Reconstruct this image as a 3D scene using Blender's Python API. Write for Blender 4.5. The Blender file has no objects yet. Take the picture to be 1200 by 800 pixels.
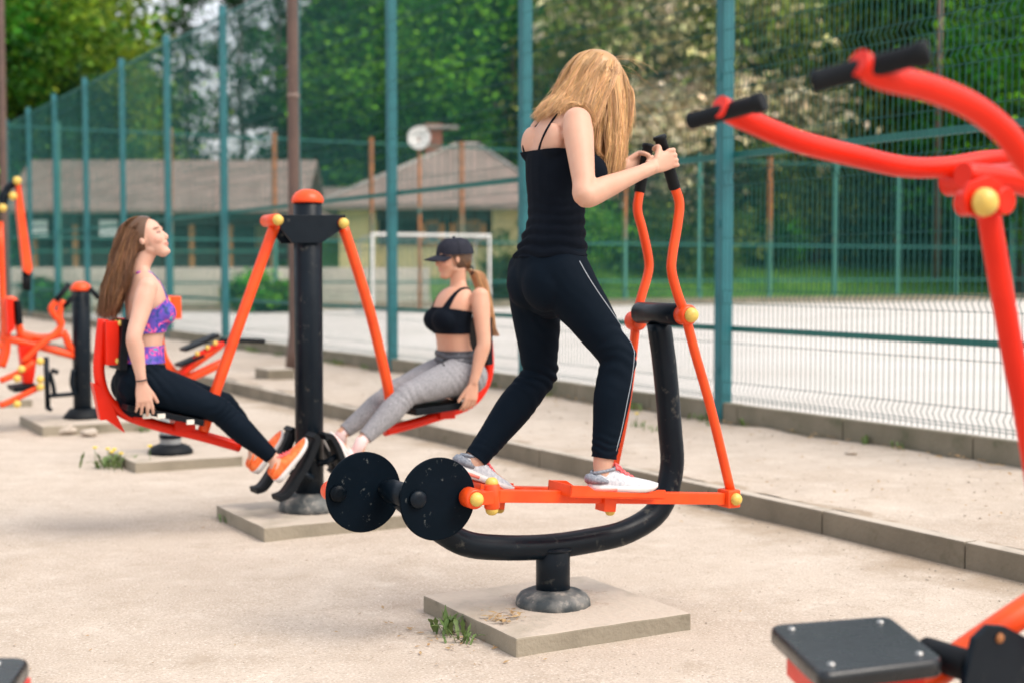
import bpy, bmesh, math, random
import numpy as np
from mathutils import Vector as V, Matrix, noise
from mathutils.bvhtree import BVHTree
R = math.radians
random.seed(7); rng = np.random.default_rng(7)
scene = bpy.context.scene
COL = scene.collection
# ---------------------------------------------------------------- camera
FPX, CAMH = 1666.7, 1.25
PITCH = math.atan(83 / FPX)
cam_d = bpy.data.cameras.new('camera'); cam = bpy.data.objects.new('camera', cam_d); COL.objects.link(cam)
cam.location = (0, 0, CAMH); cam.rotation_euler = (math.pi/2 - PITCH, 0, 0)
cam_d.lens = 50; cam_d.sensor_width = 36; cam_d.clip_start = .05; cam_d.clip_end = 1500
cam_d.dof.use_dof = True; cam_d.dof.focus_distance = 4.45; cam_d.dof.aperture_fstop = 2.3
scene.camera = cam
CAM = V((0, 0, CAMH)); RC = Matrix.Rotation(math.pi/2 - PITCH, 3, 'X')
AV = V((.8733, .4872, 0)); AU = V((-.4872, .8733, 0)); ZZ = V((0, 0, 1))     # across / along the sports fence
def ray(px, py): return (RC @ V(((px - 600)/FPX, (400 - py)/FPX, -1))).normalized()
def onU(px, py, c):                       # where the sight line meets the vertical plane at distance c along the row
    d = ray(px, py); return CAM + d * ((c - CAM.dot(AU)) / d.dot(AU))
def onZ(px, py, z):
    d = ray(px, py); return CAM + d * ((z - CAMH) / d.z)
def onY(px, py, Y):
    d = ray(px, py); return CAM + d * (Y / d.y)
def L(a, c, z): return AV*a + AU*c + ZZ*z
# ---------------------------------------------------------------- materials
MATS = {}
def newmat(name):
    m = bpy.data.materials.new(name); m.use_nodes = True; nt = m.node_tree
    return m, nt, nt.nodes['Principled BSDF']
def N(nt, t, **k):
    n = nt.nodes.new(t)
    for a, b in k.items():
        if a in n.inputs: n.inputs[a].default_value = b
        else: setattr(n, a, b)
    return n
def c4(c): return (c[0], c[1], c[2], 1)
def mixn(nt, fac, a, b, mode='MIX'):
    n = nt.nodes.new('ShaderNodeMix'); n.data_type = 'RGBA'; n.blend_type = mode
    for i, s in ((0, fac), (6, a), (7, b)):
        if isinstance(s, (int, float)): n.inputs[i].default_value = s
        elif isinstance(s, tuple): n.inputs[i].default_value = c4(s)
        else: nt.links.new(s, n.inputs[i])
    return n.outputs[2]
def noisen(nt, scale, detail=5, rough=.55, dist=0, vec=None):
    n = N(nt, 'ShaderNodeTexNoise'); n.inputs['Scale'].default_value = scale; n.inputs['Detail'].default_value = detail
    n.inputs['Roughness'].default_value = rough; n.inputs['Distortion'].default_value = dist
    if vec is None: vec = N(nt, 'ShaderNodeTexCoord').outputs['Object']
    nt.links.new(vec, n.inputs['Vector']); return n.outputs['Fac']
def ramp(nt, src, lo, hi, a=0, b=1):
    n = N(nt, 'ShaderNodeMapRange'); nt.links.new(src, n.inputs[0])
    for i, x in zip((1, 2, 3, 4), (lo, hi, a, b)): n.inputs[i].default_value = x
    return n.outputs[0]
def bumpn(nt, b, h, s, d=.01, nrm=None):
    n = N(nt, 'ShaderNodeBump'); n.inputs['Strength'].default_value = s; n.inputs['Distance'].default_value = d
    nt.links.new(h, n.inputs['Height'])
    if nrm is not None: nt.links.new(nrm, n.inputs['Normal'])
    if b is not None: nt.links.new(n.outputs[0], b.inputs['Normal'])
    return n.outputs[0]
def mat(name, col, col2=None, rough=.5, scale=6, lo=.4, hi=.65, bump=0, bscale=60, bd=.003, metal=0, coat=0, rough2=None, spec=.5,
        spot=None, sscale=30, slo=.62, shi=.68, sss=0):
    m, nt, b = newmat(name)
    c = None
    if col2 is not None:
        c = mixn(nt, ramp(nt, noisen(nt, scale), lo, hi), col, col2)
    if spot is not None:
        c = mixn(nt, ramp(nt, noisen(nt, sscale, 7, .65), slo, shi), c if c is not None else col, spot)
    if c is not None: nt.links.new(c, b.inputs['Base Color'])
    else: b.inputs['Base Color'].default_value = c4(col)
    b.inputs['Roughness'].default_value = rough; b.inputs['Metallic'].default_value = metal
    b.inputs['Specular IOR Level'].default_value = spec; b.inputs['Coat Weight'].default_value = coat
    if rough2 is not None: nt.links.new(ramp(nt, noisen(nt, scale*1.7), .35, .7, rough, rough2), b.inputs['Roughness'])
    if bump: bumpn(nt, b, noisen(nt, bscale), bump, bd)
    if sss: b.inputs['Subsurface Weight'].default_value = sss; b.inputs['Subsurface Radius'].default_value = (.02, .008, .004)
    MATS[name] = m; return m
mat('orange_paint', (.87, .082, .010), (.80, .062, .008), .33, 9, rough2=.48, spec=.4, bump=.12, bscale=90, bd=.001, spot=(.30, .06, .03), sscale=38, slo=.70, shi=.735)
mat('red_paint', (.76, .020, .004), (.68, .015, .003), .30, 7, rough2=.42, spec=.28, bump=.1, bscale=70, bd=.001, spot=(.25, .03, .02), sscale=33, slo=.71, shi=.74)
mat('black_paint', (.0022, .0065, .012), (.004, .009, .015), .30, 11, rough2=.46, spec=.2, bump=.15, bscale=80, bd=.001, spot=(.11, .11, .095), sscale=21, slo=.60, shi=.80)
mat('scratched_black', (.0014, .0048, .009), (.0022, .0062, .0115), .45, 7, rough2=.62, bump=.2, bscale=50, bd=.001, spot=(.10, .11, .11), sscale=34, slo=.63, shi=.72, spec=.06)
mat('rubber_black', (.003, .005, .008), (.006, .008, .010), .6, 20, spec=.22, bump=.3, bscale=300, bd=.0006)
mat('pad_black', (.004, .006, .009), (.007, .010, .013), .5, 16, bump=.25, bscale=220, bd=.0008, spec=.15)
mat('seat_gloss', (.006, .009, .012), (.010, .013, .016), .20, 9, rough2=.36, bump=.15, bscale=120, bd=.0006, spot=(.07, .07, .065), sscale=40, slo=.66, shi=.8)
mat('worn_rubber', (.035, .045, .05), (.16, .16, .15), .6, 14, bump=.5, bscale=60, bd=.003, spot=(.34, .31, .27), sscale=16, slo=.55, shi=.68)
mat('yellow_plastic', (.72, .50, .10), (.60, .42, .09), .38, 60, bump=.1)
mat('bolt_metal', (.5, .5, .48), None, .3, metal=1)
mat('grey_steel', (.42, .44, .45), (.30, .31, .32), .5, 20)
mat('white_tag', (.72, .68, .60), None, .5)
mat('teal_paint', (.010, .125, .150), (.013, .15, .175), .42, 5, rough2=.55, spot=(.05, .12, .12), sscale=20, slo=.68, shi=.74, bump=.1)
mat('teal_wire', (.006, .075, .072), (.009, .095, .088), .55, 5, spec=.3)
mat('green_rail', (.008, .115, .10), (.010, .14, .12), .5, 5)
mat('rust_paint', (.38, .13, .035), (.20, .09, .035), .7, 3, bump=.3, spot=(.04, .14, .12), sscale=1.2, slo=.55, shi=.62)
def dusty(name, col, col2, dust, spot):
    m, nt, b = newmat(name); c = mixn(nt, ramp(nt, noisen(nt, 2.6), .38, .66), col, col2)
    c = mixn(nt, ramp(nt, noisen(nt, 6, 7, .65), .58, .75), c, spot)
    g = N(nt, 'ShaderNodeNewGeometry'); s = N(nt, 'ShaderNodeSeparateXYZ'); nt.links.new(g.outputs['Normal'], s.inputs[0])
    a = N(nt, 'ShaderNodeMath', operation='MULTIPLY'); nt.links.new(ramp(nt, s.outputs[2], .6, .9), a.inputs[0]); nt.links.new(ramp(nt, noisen(nt, 5), .3, .5, .35, 1), a.inputs[1])
    c = mixn(nt, a.outputs[0], c, dust); nt.links.new(c, b.inputs['Base Color']); b.inputs['Roughness'].default_value = .92
    bumpn(nt, b, noisen(nt, 45), .8, .006); MATS[name] = m
def two_tone_post():
    m, nt, b = newmat('rust_post_paint'); tc = N(nt, 'ShaderNodeTexCoord').outputs['Object']; s = N(nt, 'ShaderNodeSeparateXYZ'); nt.links.new(tc, s.inputs[0])
    a = N(nt, 'ShaderNodeMath', operation='ADD'); nt.links.new(s.outputs[2], a.inputs[0]); nt.links.new(ramp(nt, noisen(nt, 1.5), .3, .7, -.8, .8), a.inputs[1])
    c = mixn(nt, ramp(nt, noisen(nt, 4), .4, .65), (.33, .12, .035), (.20, .08, .03)); c = mixn(nt, ramp(nt, a.outputs[0], 2.4, 3.2), (.04, .17, .13), c)
    nt.links.new(c, b.inputs['Base Color']); b.inputs['Roughness'].default_value = .7; MATS['rust_post_paint'] = m
two_tone_post()
mat('green_post_paint', (.03, .17, .14), (.05, .20, .16), .6, 3, spot=(.30, .11, .04), sscale=1.5, slo=.58, shi=.64)
mat('brown_pole_paint', (.115, .068, .052), (.085, .052, .042), .55, 3, bump=.2, spot=(.18, .11, .08), sscale=9, slo=.62, shi=.7)
mat('white_paint', (.78, .77, .74), (.68, .66, .62), .5, 3)
mat('net_white', (.5, .52, .5), None, .8)
mat('kerb_concrete', (.30, .255, .195), (.215, .18, .13), .9, 2.6, .38, .66, bump=.8, bscale=45, bd=.006, spot=(.13, .12, .075), sscale=6, slo=.58, shi=.75)
mat('plinth_concrete', (.24, .21, .155), (.16, .145, .10), .9, 2.6, .38, .66, bump=.8, bscale=45, bd=.006, spot=(.10, .11, .06), sscale=5, slo=.55, shi=.7)
mat('pad_concrete', (.43, .365, .295), (.34, .28, .215), .92, 7, .4, .65, bump=.8, bscale=50, bd=.005, spot=(.22, .18, .12), sscale=9, slo=.60, shi=.74)
mat('bark', (.11, .085, .065), (.05, .04, .03), .9, 9, bump=.8, bscale=25, bd=.03)
mat('pale_bark', (.24, .22, .19), (.10, .09, .075), .9, 3, bump=.5, bscale=25, bd=.02)
mat('roof_grey', (.27, .205, .175), (.20, .148, .125), .85, 1.3)
mat('fascia_grey', (.40, .37, .34), (.30, .28, .25), .8, 2)
mat('yellow_plaster', (.82, .68, .34), (.74, .60, .29), .85, 1.2, spot=(.45, .38, .22), sscale=2.5, slo=.62, shi=.75)
mat('dark_timber', (.045, .045, .04), (.03, .035, .035), .8, 4)
mat('shed_wall', (.10, .10, .085), (.07, .075, .07), .8, 3)
mat('orange_timber', (.55, .24, .07), (.42, .17, .05), .7, 6)
mat('glass_dark', (.05, .07, .07), (.25, .16, .08), .15, .9, .45, .55)
mat('brick', (.36, .13, .075), (.26, .09, .06), .85, 8, bump=.5, bscale=20)
mat('white_render', (.66, .59, .52), (.52, .46, .40), .9, .8, spot=(.35, .33, .28), sscale=1.6, slo=.62, shi=.75)
mat('sign_white', (.75, .78, .82), None, .5)
mat('sign_print', (.07, .10, .14), None, .5)
mat('stone_pale', (.50, .43, .36), (.36, .30, .24), .9, 30, bump=.5, bscale=80)
mat('dry_leaf', (.30, .17, .07), (.42, .30, .15), .8, 50)
mat('weed_green', (.085, .15, .035), (.13, .19, .05), .6, 20)
mat('dandelion_yellow', (.85, .62, .02), None, .7)
mat('tank_fabric', (.0035, .006, .011), (.005, .008, .014), .9, 12, bump=.25, bscale=420, bd=.0008, spec=.1)
mat('legging_fabric', (.0020, .0060, .012), (.003, .0075, .0145), .75, 6, bump=.2, bscale=500, bd=.0006, spec=.08)
mat('stripe_fabric', (.34, .38, .42), None, .5)
mat('cap_fabric', (.010, .012, .022), (.016, .018, .03), .8, 40, bump=.3, bscale=500, bd=.0006, spec=.3)
mat('shoe_white', (.60, .60, .62), (.40, .42, .46), .7, 90, bump=.4, bscale=500, bd=.0006)
mat('shoe_grey', (.16, .18, .22), (.30, .32, .36), .7, 130)
mat('shoe_sole_white', (.68, .66, .64), None, .6)
mat('coral_rubber', (.85, .22, .17), None, .5)
mat('lace_pink', (.90, .16, .17), None, .6)
mat('shoe_orange', (.93, .13, .02), (.95, .22, .05), .55, 40, bump=.3, bscale=400, bd=.0006)
mat('shoe_pink', (.80, .55, .53), (.72, .48, .47), .7, 50)
mat('sock_pink', (.80, .60, .58), None, .8)
mat('dark_band', (.02, .018, .02), None, .6)
mat('hair_tie', (.03, .03, .04), None, .6)
mat('eye_white', (.7, .68, .66), None, .3)

def heather():
    m, nt, b = newmat('heather_fabric')
    tc = N(nt, 'ShaderNodeTexCoord').outputs['Object']
    mp = N(nt, 'ShaderNodeMapping'); nt.links.new(tc, mp.inputs[0]); mp.inputs['Scale'].default_value = (160, 160, 60)
    f = noisen(nt, 1, 3, .6, 0, mp.outputs[0])
    c = mixn(nt, ramp(nt, f, .35, .65), (.19, .19, .205), (.31, .305, .32))
    nt.links.new(c, b.inputs['Base Color']); b.inputs['Roughness'].default_value = .8
    bumpn(nt, b, noisen(nt, 300), .2, .001); MATS['heather_fabric'] = m
heather()
mat('waist_fabric', (.075, .08, .095), (.05, .055, .065), .6, 25)
def floral():
    m, nt, b = newmat('floral_fabric')
    tc = N(nt, 'ShaderNodeTexCoord').outputs['Object']
    n1 = N(nt, 'ShaderNodeTexNoise'); n1.inputs['Scale'].default_value = 22; n1.inputs['Detail'].default_value = 3
    n1.inputs['Distortion'].default_value = 1.2
    nt.links.new(tc, n1.inputs[0])
    cr = N(nt, 'ShaderNodeValToRGB'); nt.links.new(n1.outputs['Fac'], cr.inputs[0])
    cr.color_ramp.interpolation = 'EASE'
    e = cr.color_ramp.elements; e[0].position = .30; e[0].color = (.01, .03, .16, 1); e[1].position = .75; e[1].color = (.05, .5, .45, 1)
    for p, c in ((.38, (.03, .05, .30, 1)), (.45, (.10, .06, .42, 1)), (.53, (.13, .05, .40, 1)), (.565, (.75, .04, .24, 1)), (.60, (.80, .16, .38, 1)), (.64, (.06, .08, .45, 1))):
        x = e.new(p); x.color = c
    nt.links.new(cr.outputs[0], b.inputs['Base Color']); b.inputs['Roughness'].default_value = .6
    MATS['floral_fabric'] = m
floral()
def attr_mat(name, rough, sss=0, spec=.5, bump=0, bscale=200, trans=0, mottle=None, aniso=0):
    m, nt, b = newmat(name)
    at = N(nt, 'ShaderNodeAttribute', attribute_name='Col')
    c = at.outputs['Color']
    if mottle: c = mixn(nt, ramp(nt, noisen(nt, mottle, 4), .3, .7, 0, .22), c, (.92, .55, .45), 'MULTIPLY')
    nt.links.new(c, b.inputs['Base Color']); b.inputs['Roughness'].default_value = rough
    b.inputs['Specular IOR Level'].default_value = spec
    if sss:
        b.inputs['Subsurface Weight'].default_value = sss; b.inputs['Subsurface Radius'].default_value = (.022, .009, .005)
        b.inputs['Subsurface Scale'].default_value = .6
    if bump: bumpn(nt, b, noisen(nt, bscale), bump, .0008)
    if aniso: b.inputs['Anisotropic'].default_value = aniso
    if trans:
        tr = N(nt, 'ShaderNodeBsdfTranslucent'); nt.links.new(c, tr.inputs[0])
        ms = N(nt, 'ShaderNodeMixShader'); ms.inputs[0].default_value = trans
        nt.links.new(b.outputs[0], ms.inputs[1]); nt.links.new(tr.outputs[0], ms.inputs[2])
        nt.links.new(ms.outputs[0], nt.nodes['Material Output'].inputs[0])
    MATS[name] = m
attr_mat('skin', .50, .12, .35, .12, 350, mottle=14)
attr_mat('hair', .38, 0, .5)
attr_mat('leaf', .6, 0, .3, trans=.35)

dusty('kerb_concrete', (.25, .215, .16), (.175, .15, .11), (.47, .41, .34), (.12, .11, .07))
dusty('pad_concrete', (.31, .27, .205), (.23, .20, .15), (.49, .42, .345), (.15, .135, .09))
def ground_mat():
    m, nt, b = newmat('sandy_ground')
    tc = N(nt, 'ShaderNodeTexCoord').outputs['Object']
    big = noisen(nt, .55, 6, .6, .4, tc); mid = noisen(nt, 5, 6, .62, 0, tc); fine = noisen(nt, 110, 4, .7, 0, tc)
    c = mixn(nt, ramp(nt, big, .38, .66), (.53, .452, .375), (.43, .355, .285))
    c = mixn(nt, ramp(nt, mid, .50, .72, 0, .55), c, (.37, .30, .23))
    c = mixn(nt, ramp(nt, mid, .28, .44, .5, 0), c, (.63, .56, .48))
    c = mixn(nt, ramp(nt, fine, .55, .66, 0, .8), c, (.31, .25, .195))
    c = mixn(nt, ramp(nt, fine, .32, .44, .8, 0), c, (.76, .69, .61))
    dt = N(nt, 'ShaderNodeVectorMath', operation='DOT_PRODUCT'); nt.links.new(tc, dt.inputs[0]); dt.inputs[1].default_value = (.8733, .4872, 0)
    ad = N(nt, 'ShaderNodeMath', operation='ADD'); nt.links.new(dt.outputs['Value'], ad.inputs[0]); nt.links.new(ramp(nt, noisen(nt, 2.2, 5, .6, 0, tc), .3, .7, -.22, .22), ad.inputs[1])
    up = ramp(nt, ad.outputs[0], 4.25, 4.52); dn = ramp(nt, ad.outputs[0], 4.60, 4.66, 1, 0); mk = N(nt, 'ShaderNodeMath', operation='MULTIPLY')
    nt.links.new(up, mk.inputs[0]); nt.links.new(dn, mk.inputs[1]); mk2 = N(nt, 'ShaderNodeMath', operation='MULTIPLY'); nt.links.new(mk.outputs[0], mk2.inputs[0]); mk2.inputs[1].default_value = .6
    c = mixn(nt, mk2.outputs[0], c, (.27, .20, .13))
    c = mixn(nt, ramp(nt, noisen(nt, 1.3, 4, .6, 1.0, tc), .60, .74, 0, .55), c, (.33, .26, .19))
    vo = N(nt, 'ShaderNodeTexVoronoi'); vo.inputs['Scale'].default_value = 55; nt.links.new(tc, vo.inputs['Vector'])
    peb = ramp(nt, vo.outputs['Distance'], .12, .2, 1, 0)
    sel = ramp(nt, noisen(nt, 9, 3, .6, 0, tc), .52, .6)
    mm = N(nt, 'ShaderNodeMath', operation='MULTIPLY'); nt.links.new(peb, mm.inputs[0]); nt.links.new(sel, mm.inputs[1])
    c = mixn(nt, mm.outputs[0], c, (.70, .62, .55))
    nt.links.new(c, b.inputs['Base Color']); b.inputs['Roughness'].default_value = .95; b.inputs['Specular IOR Level'].default_value = .2
    h = bumpn(nt, None, mid, .7, .02); bumpn(nt, b, fine, .6, .004, h)
    MATS['sandy_ground'] = m
    m, nt, b = newmat('court_surface')
    tc = N(nt, 'ShaderNodeTexCoord').outputs['Object']
    c = mixn(nt, ramp(nt, noisen(nt, .35, 5, .6, 0, tc), .38, .66), (.59, .555, .52), (.51, .475, .435))
    c = mixn(nt, ramp(nt, noisen(nt, 3, 5, .6, 0, tc), .5, .75, 0, .4), c, (.56, .51, .46))
    nt.links.new(c, b.inputs['Base Color']); b.inputs['Roughness'].default_value = .9; MATS['court_surface'] = m
    m, nt, b = newmat('lawn')
    tc = N(nt, 'ShaderNodeTexCoord').outputs['Object']
    c = mixn(nt, ramp(nt, noisen(nt, .5, 5, .6, 0, tc), .35, .66), (.075, .22, .025), (.12, .27, .035))
    c = mixn(nt, ramp(nt, noisen(nt, 2.5, 5, .6, 0, tc), .55, .75, 0, .8), c, (.13, .12, .05))
    nt.links.new(c, b.inputs['Base Color']); b.inputs['Roughness'].default_value = .9
    bumpn(nt, b, noisen(nt, 20, 4, .6, 0, tc), .8, .05); MATS['lawn'] = m
ground_mat()
# ---------------------------------------------------------------- objects
def tag(o, label=None, cat=None, group=None, kind=None):
    if label: o['label'] = label
    if cat: o['category'] = cat
    if group: o['group'] = group
    if kind: o['kind'] = kind
    return o
def empty(name, loc, label=None, cat=None, group=None):
    o = bpy.data.objects.new(name, None); COL.objects.link(o); o.location = loc; o.empty_display_size = .1
    return tag(o, label, cat, group)
def wloc(o):
    l = V((0, 0, 0))
    while o is not None: l = l + o.location; o = o.parent
    return l
def link_mesh(name, me, m, parent=None, loc=None):
    o = bpy.data.objects.new(name, me); COL.objects.link(o)
    off = wloc(parent) if parent is not None else V(loc if loc is not None else (0, 0, 0))
    if off.length > 0: me.transform(Matrix.Translation(-off))
    if parent is not None: o.parent = parent
    elif loc is not None: o.location = loc
    if m is not None: me.materials.append(MATS[m])
    return o
def children(o): return [c for c in bpy.data.objects if c.parent is o]
def copy_tree(o, parent=None):
    c = o.copy(); COL.objects.link(c); c.parent = parent
    for ch in children(o): copy_tree(ch, c)
    return c
def fillet(pts, r, k=5):
    pts = [V(p) for p in pts]; out = [pts[0]]
    for i in range(1, len(pts) - 1):
        a, p, b = pts[i-1], pts[i], pts[i+1]
        d = min(r, (a-p).length*.48, (b-p).length*.48)
        p0 = p + (a-p).normalized()*d; p1 = p + (b-p).normalized()*d
        for j in range(k+1):
            t = j/k; out.append(p0*(1-t)**2 + p*2*t*(1-t) + p1*t*t)
    out.append(pts[-1]); return out
def catmull(pts, k=6):
    P = [np.array(p, float) for p in pts]; P = [2*P[0]-P[1]] + P + [2*P[-1]-P[-2]]; out = []
    for i in range(1, len(P)-2):
        for j in range(k):
            t = j/k
            out.append(.5*((2*P[i]) + (-P[i-1]+P[i+1])*t + (2*P[i-1]-5*P[i]+4*P[i+1]-P[i+2])*t*t + (-P[i-1]+3*P[i]-3*P[i+1]+P[i+2])*t**3))
    out.append(P[-2]); return out
class MB:
    def __init__(s): s.bm = bmesh.new()
    def tube(s, pts, r, n=14, caps=True, flat=False, up=None, sq=1.0):
        pts = [V(p) for p in pts]
        rr = r if isinstance(r, (list, tuple)) else [r]*len(pts)
        T = [(pts[min(i+1, len(pts)-1)] - pts[max(i-1, 0)]).normalized() for i in range(len(pts))]
        a = up or (V((0, 0, 1)) if abs(T[0].z) < .9 else V((1, 0, 0)))
        a = (a - T[0]*a.dot(T[0])).normalized(); rings = []
        for p, t, q in zip(pts, T, rr):
            a = (a - t*a.dot(t)).normalized(); b = t.cross(a)
            ph = math.pi/n if n == 4 else 0
            rings.append([s.bm.verts.new(p + (a*math.cos(2*math.pi*k/n+ph)*sq + b*math.sin(2*math.pi*k/n+ph))*q) for k in range(n)])
        for x, y in zip(rings, rings[1:]):
            for k in range(n):
                f = s.bm.faces.new((x[k], x[(k+1) % n], y[(k+1) % n], y[k])); f.smooth = not flat
        if caps:
            s.bm.faces.new(rings[0][::-1]); s.bm.faces.new(rings[-1])
        return s
    def cyl(s, p0, p1, r, n=24, bev=.003):
        p0, p1 = V(p0), V(p1); d = (p1-p0).normalized(); Ln = (p1-p0).length; bev = min(bev, r*.3, Ln*.3)
        if isinstance(r, (int, float)): r = [r, r]
        return s.tube([p0, p0+d*bev, p1-d*bev, p1], [r[0]-bev, r[0], r[1], r[1]-bev], n)
    def lathe(s, base, prof, n=28, axis=None):
        ax = axis or ZZ; q = ax.to_track_quat('Z', 'X'); rings = []
        for r, h in prof:
            rings.append([s.bm.verts.new(V(base) + q @ V((r*math.cos(2*math.pi*k/n), r*math.sin(2*math.pi*k/n), h))) for k in range(n)])
        for x, y in zip(rings, rings[1:]):
            for k in range(n):
                f = s.bm.faces.new((x[k], x[(k+1) % n], y[(k+1) % n], y[k])); f.smooth = True
        s.bm.faces.new(rings[0][::-1]); s.bm.faces.new(rings[-1]); return s
    def ball(s, c, r, ax=None, n=14, sc=(1, 1, 1)):
        m = Matrix.Translation(V(c)) @ (ax.to_track_quat('Z', 'X').to_matrix().to_4x4() if ax else Matrix()) @ Matrix.Diagonal((sc[0], sc[1], sc[2], 1))
        g = bmesh.ops.create_uvsphere(s.bm, u_segments=n*2 if n > 8 else n, v_segments=n, radius=r, matrix=m)
        for v in g['verts']:
            for f in v.link_faces: f.smooth = True
        return s
    def box(s, c, size, ax=None, bev=.004):
        X, Y, Z = ax or (AV, AU, ZZ)
        hx, hy, hz = [k/2 for k in size]; c = V(c)
        vs = [s.bm.verts.new(c + X*hx*i + Y*hy*j + Z*hz*k) for i in (-1, 1) for j in (-1, 1) for k in (-1, 1)]
        F = [(0, 1, 3, 2), (4, 6, 7, 5), (0, 4, 5, 1), (2, 3, 7, 6), (0, 2, 6, 4), (1, 5, 7, 3)]
        fs = [s.bm.faces.new([vs[i] for i in f]) for f in F]
        if bev:
            es = list({e for f in fs for e in f.edges})
            bmesh.ops.bevel(s.bm, geom=es, offset=bev, segments=2, affect='EDGES', profile=.6)
        return s
    def prism(s, pts, d, bev=0):
        a = [s.bm.verts.new(V(p)) for p in pts]; b = [s.bm.verts.new(V(p)+V(d)) for p in pts]; n = len(a)
        fs = [s.bm.faces.new(a[::-1]), s.bm.faces.new(b)] + [s.bm.faces.new((a[i], a[(i+1) % n], b[(i+1) % n], b[i])) for i in range(n)]
        if bev: bmesh.ops.bevel(s.bm, geom=list({e for f in fs for e in f.edges}), offset=bev, segments=2, affect='EDGES', profile=.6)
        return s
    def build(s, name, m, parent=None, loc=None):
        bmesh.ops.recalc_face_normals(s.bm, faces=s.bm.faces)
        me = bpy.data.meshes.new(name); s.bm.to_mesh(me); s.bm.free()
        return link_mesh(name, me, m, parent, loc)
def np_mesh(name, verts, faces, cols=None, smooth=True):
    """faces: (n,k) int array"""
    me = bpy.data.meshes.new(name); verts = np.asarray(verts, np.float32); faces = np.asarray(faces, np.int32)
    me.vertices.add(len(verts)); me.vertices.foreach_set('co', verts.ravel())
    k = faces.shape[1]
    me.loops.add(faces.size); me.loops.foreach_set('vertex_index', faces.ravel())
    me.polygons.add(len(faces)); me.polygons.foreach_set('loop_start', np.arange(0, faces.size, k, dtype=np.int32))
    me.polygons.foreach_set('use_smooth', np.full(len(faces), smooth, bool))
    me.update(calc_edges=True); me.validate()
    if cols is not None: set_col(me, cols)
    return me
def set_col(me, cols):
    a = me.color_attributes.new('Col', 'FLOAT_COLOR', 'POINT')
    c = np.ones((len(me.vertices), 4), np.float32); c[:, :3] = cols; a.data.foreach_set('color', c.ravel())
# ---------------------------------------------------------------- setting
UV_ = lambda a0, a1, c0, c1, z: [L(a0, c0, z), L(a1, c0, z), L(a1, c1, z), L(a0, c1, z)]
def sheet(name, m, corners, res=1, hfn=None):
    nx, ny = (res if isinstance(res, tuple) else (res, res)); vs = []; fs = []
    A, B, C, D = [np.array(c) for c in corners]
    for j in range(ny+1):
        for i in range(nx+1):
            s, t = i/nx, j/ny; p = (A*(1-s)+B*s)*(1-t) + (D*(1-s)+C*s)*t
            if hfn: p = p + np.array((0, 0, hfn(p)))
            vs.append(p)
    for j in range(ny):
        for i in range(nx): q = j*(nx+1)+i; fs.append((q, q+1, q+nx+2, q+nx+1))
    o = link_mesh(name, np_mesh(name, vs, fs), m); return tag(o, kind='structure')
KV, PV, FE = 4.57, 6.64, 38.9          # kerb line, fence line, far end of the court
def gbump(p):
    e = noise.noise(V((p[0]*1.1, p[1]*1.1, 0)))*.008 + noise.noise(V((p[0]*4, p[1]*4, 3)))*.005
    return e - .004
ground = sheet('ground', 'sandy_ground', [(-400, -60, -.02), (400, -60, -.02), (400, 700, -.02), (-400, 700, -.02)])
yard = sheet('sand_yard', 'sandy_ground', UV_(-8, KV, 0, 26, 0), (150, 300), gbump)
for v in yard.data.vertices: pass
verge = sheet('sand_verge', 'sandy_ground', UV_(KV+.07, PV-.05, 0, 40, .108), (26, 400),
              lambda p: noise.noise(V((p[0]*2.2, p[1]*2.2, 5)))*.018 + noise.noise(V((p[0]*8, p[1]*8, 5)))*.006)
court = sheet('court', 'court_surface', UV_(PV+.04, 60, -12, FE, .10))
def hill(p):
    q = V(p); c = q.dot(AU); a = q.dot(AV); d = max(0, c-FE-1.0)
    h = min(d*.20, 2.5) if a > 20 else min(d*.20, 2.5)*max(0, (a-15)/5)
    return h + (noise.noise(V((p[0]*.2, p[1]*.2, 0)))*.25)*min(1, d/4)
lawn = sheet('lawn', 'lawn', UV_(-70, 110, FE, 170, .09), (90, 70), hill)
# kerb and sky world
k = MB(); c = 1.6
while c < 38.8:
    k.box(L(KV+.035, c+.44, .035), (.08+random.uniform(-.003, .003), .882, .15+random.uniform(-.004, .004)), bev=.008); c += .89
tag(k.build('kerb', 'kerb_concrete'), kind='structure')
# near fence
PH = 5.1
def panel_mesh(name, w, z0, z1, folds, r, step=.05, sides=4):
    """bent vertical wires with V folds, plus horizontal wires; local x along the run, y through the fence"""
    prof = [(0, z0)]
    for f in folds:
        prof += [(0, f-.05), (.028, f), (0, f+.05)]
    prof.append((0, z1)); prof = [p for p in prof if z0 <= p[1] <= z1]
    vs = []; fs = []
    n = int(w/step); P = np.array(prof)
    for i in range(n+1):
        x = -w/2 + w*i/n; b = len(vs)
        for (y, z) in prof:
            vs += [(x-r, y-r, z), (x+r, y-r, z), (x+r, y+r, z), (x-r, y+r, z)]
        for j in range(len(prof)-1):
            for q in range(4): s = b+j*4; fs.append((s+q, s+(q+1) % 4, s+4+(q+1) % 4, s+4+q))
    hz = []
    for f in folds: hz += [(0, f-.05), (0, f+.05)]
    hz += [(0, z0+.03), (0, z1-.03)] + [(0, (a+b)/2) for a, b in zip(folds, folds[1:]) if b-a > .5]
    for (y, z) in hz:
        y += 2*r; b = len(vs); rr = r*1.15
        for x in (-w/2, w/2): vs += [(x, y-rr, z-rr), (x, y+rr, z-rr), (x, y+rr, z+rr), (x, y-rr, z+rr)]
        for q in range(4): fs.append((b+q, b+(q+1) % 4, b+4+(q+1) % 4, b+4+q))
    me = np_mesh(name, vs, fs, smooth=False); me.materials.append(MATS['teal_wire']); return me
ROT = math.atan2(AU.y, AU.x)
def put(name, me, parent, p, rot):
    o = bpy.data.objects.new(name, me); COL.objects.link(o); o.parent = parent; o.location = V(p)-wloc(parent); o.rotation_euler = (0, 0, rot); return o
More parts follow.
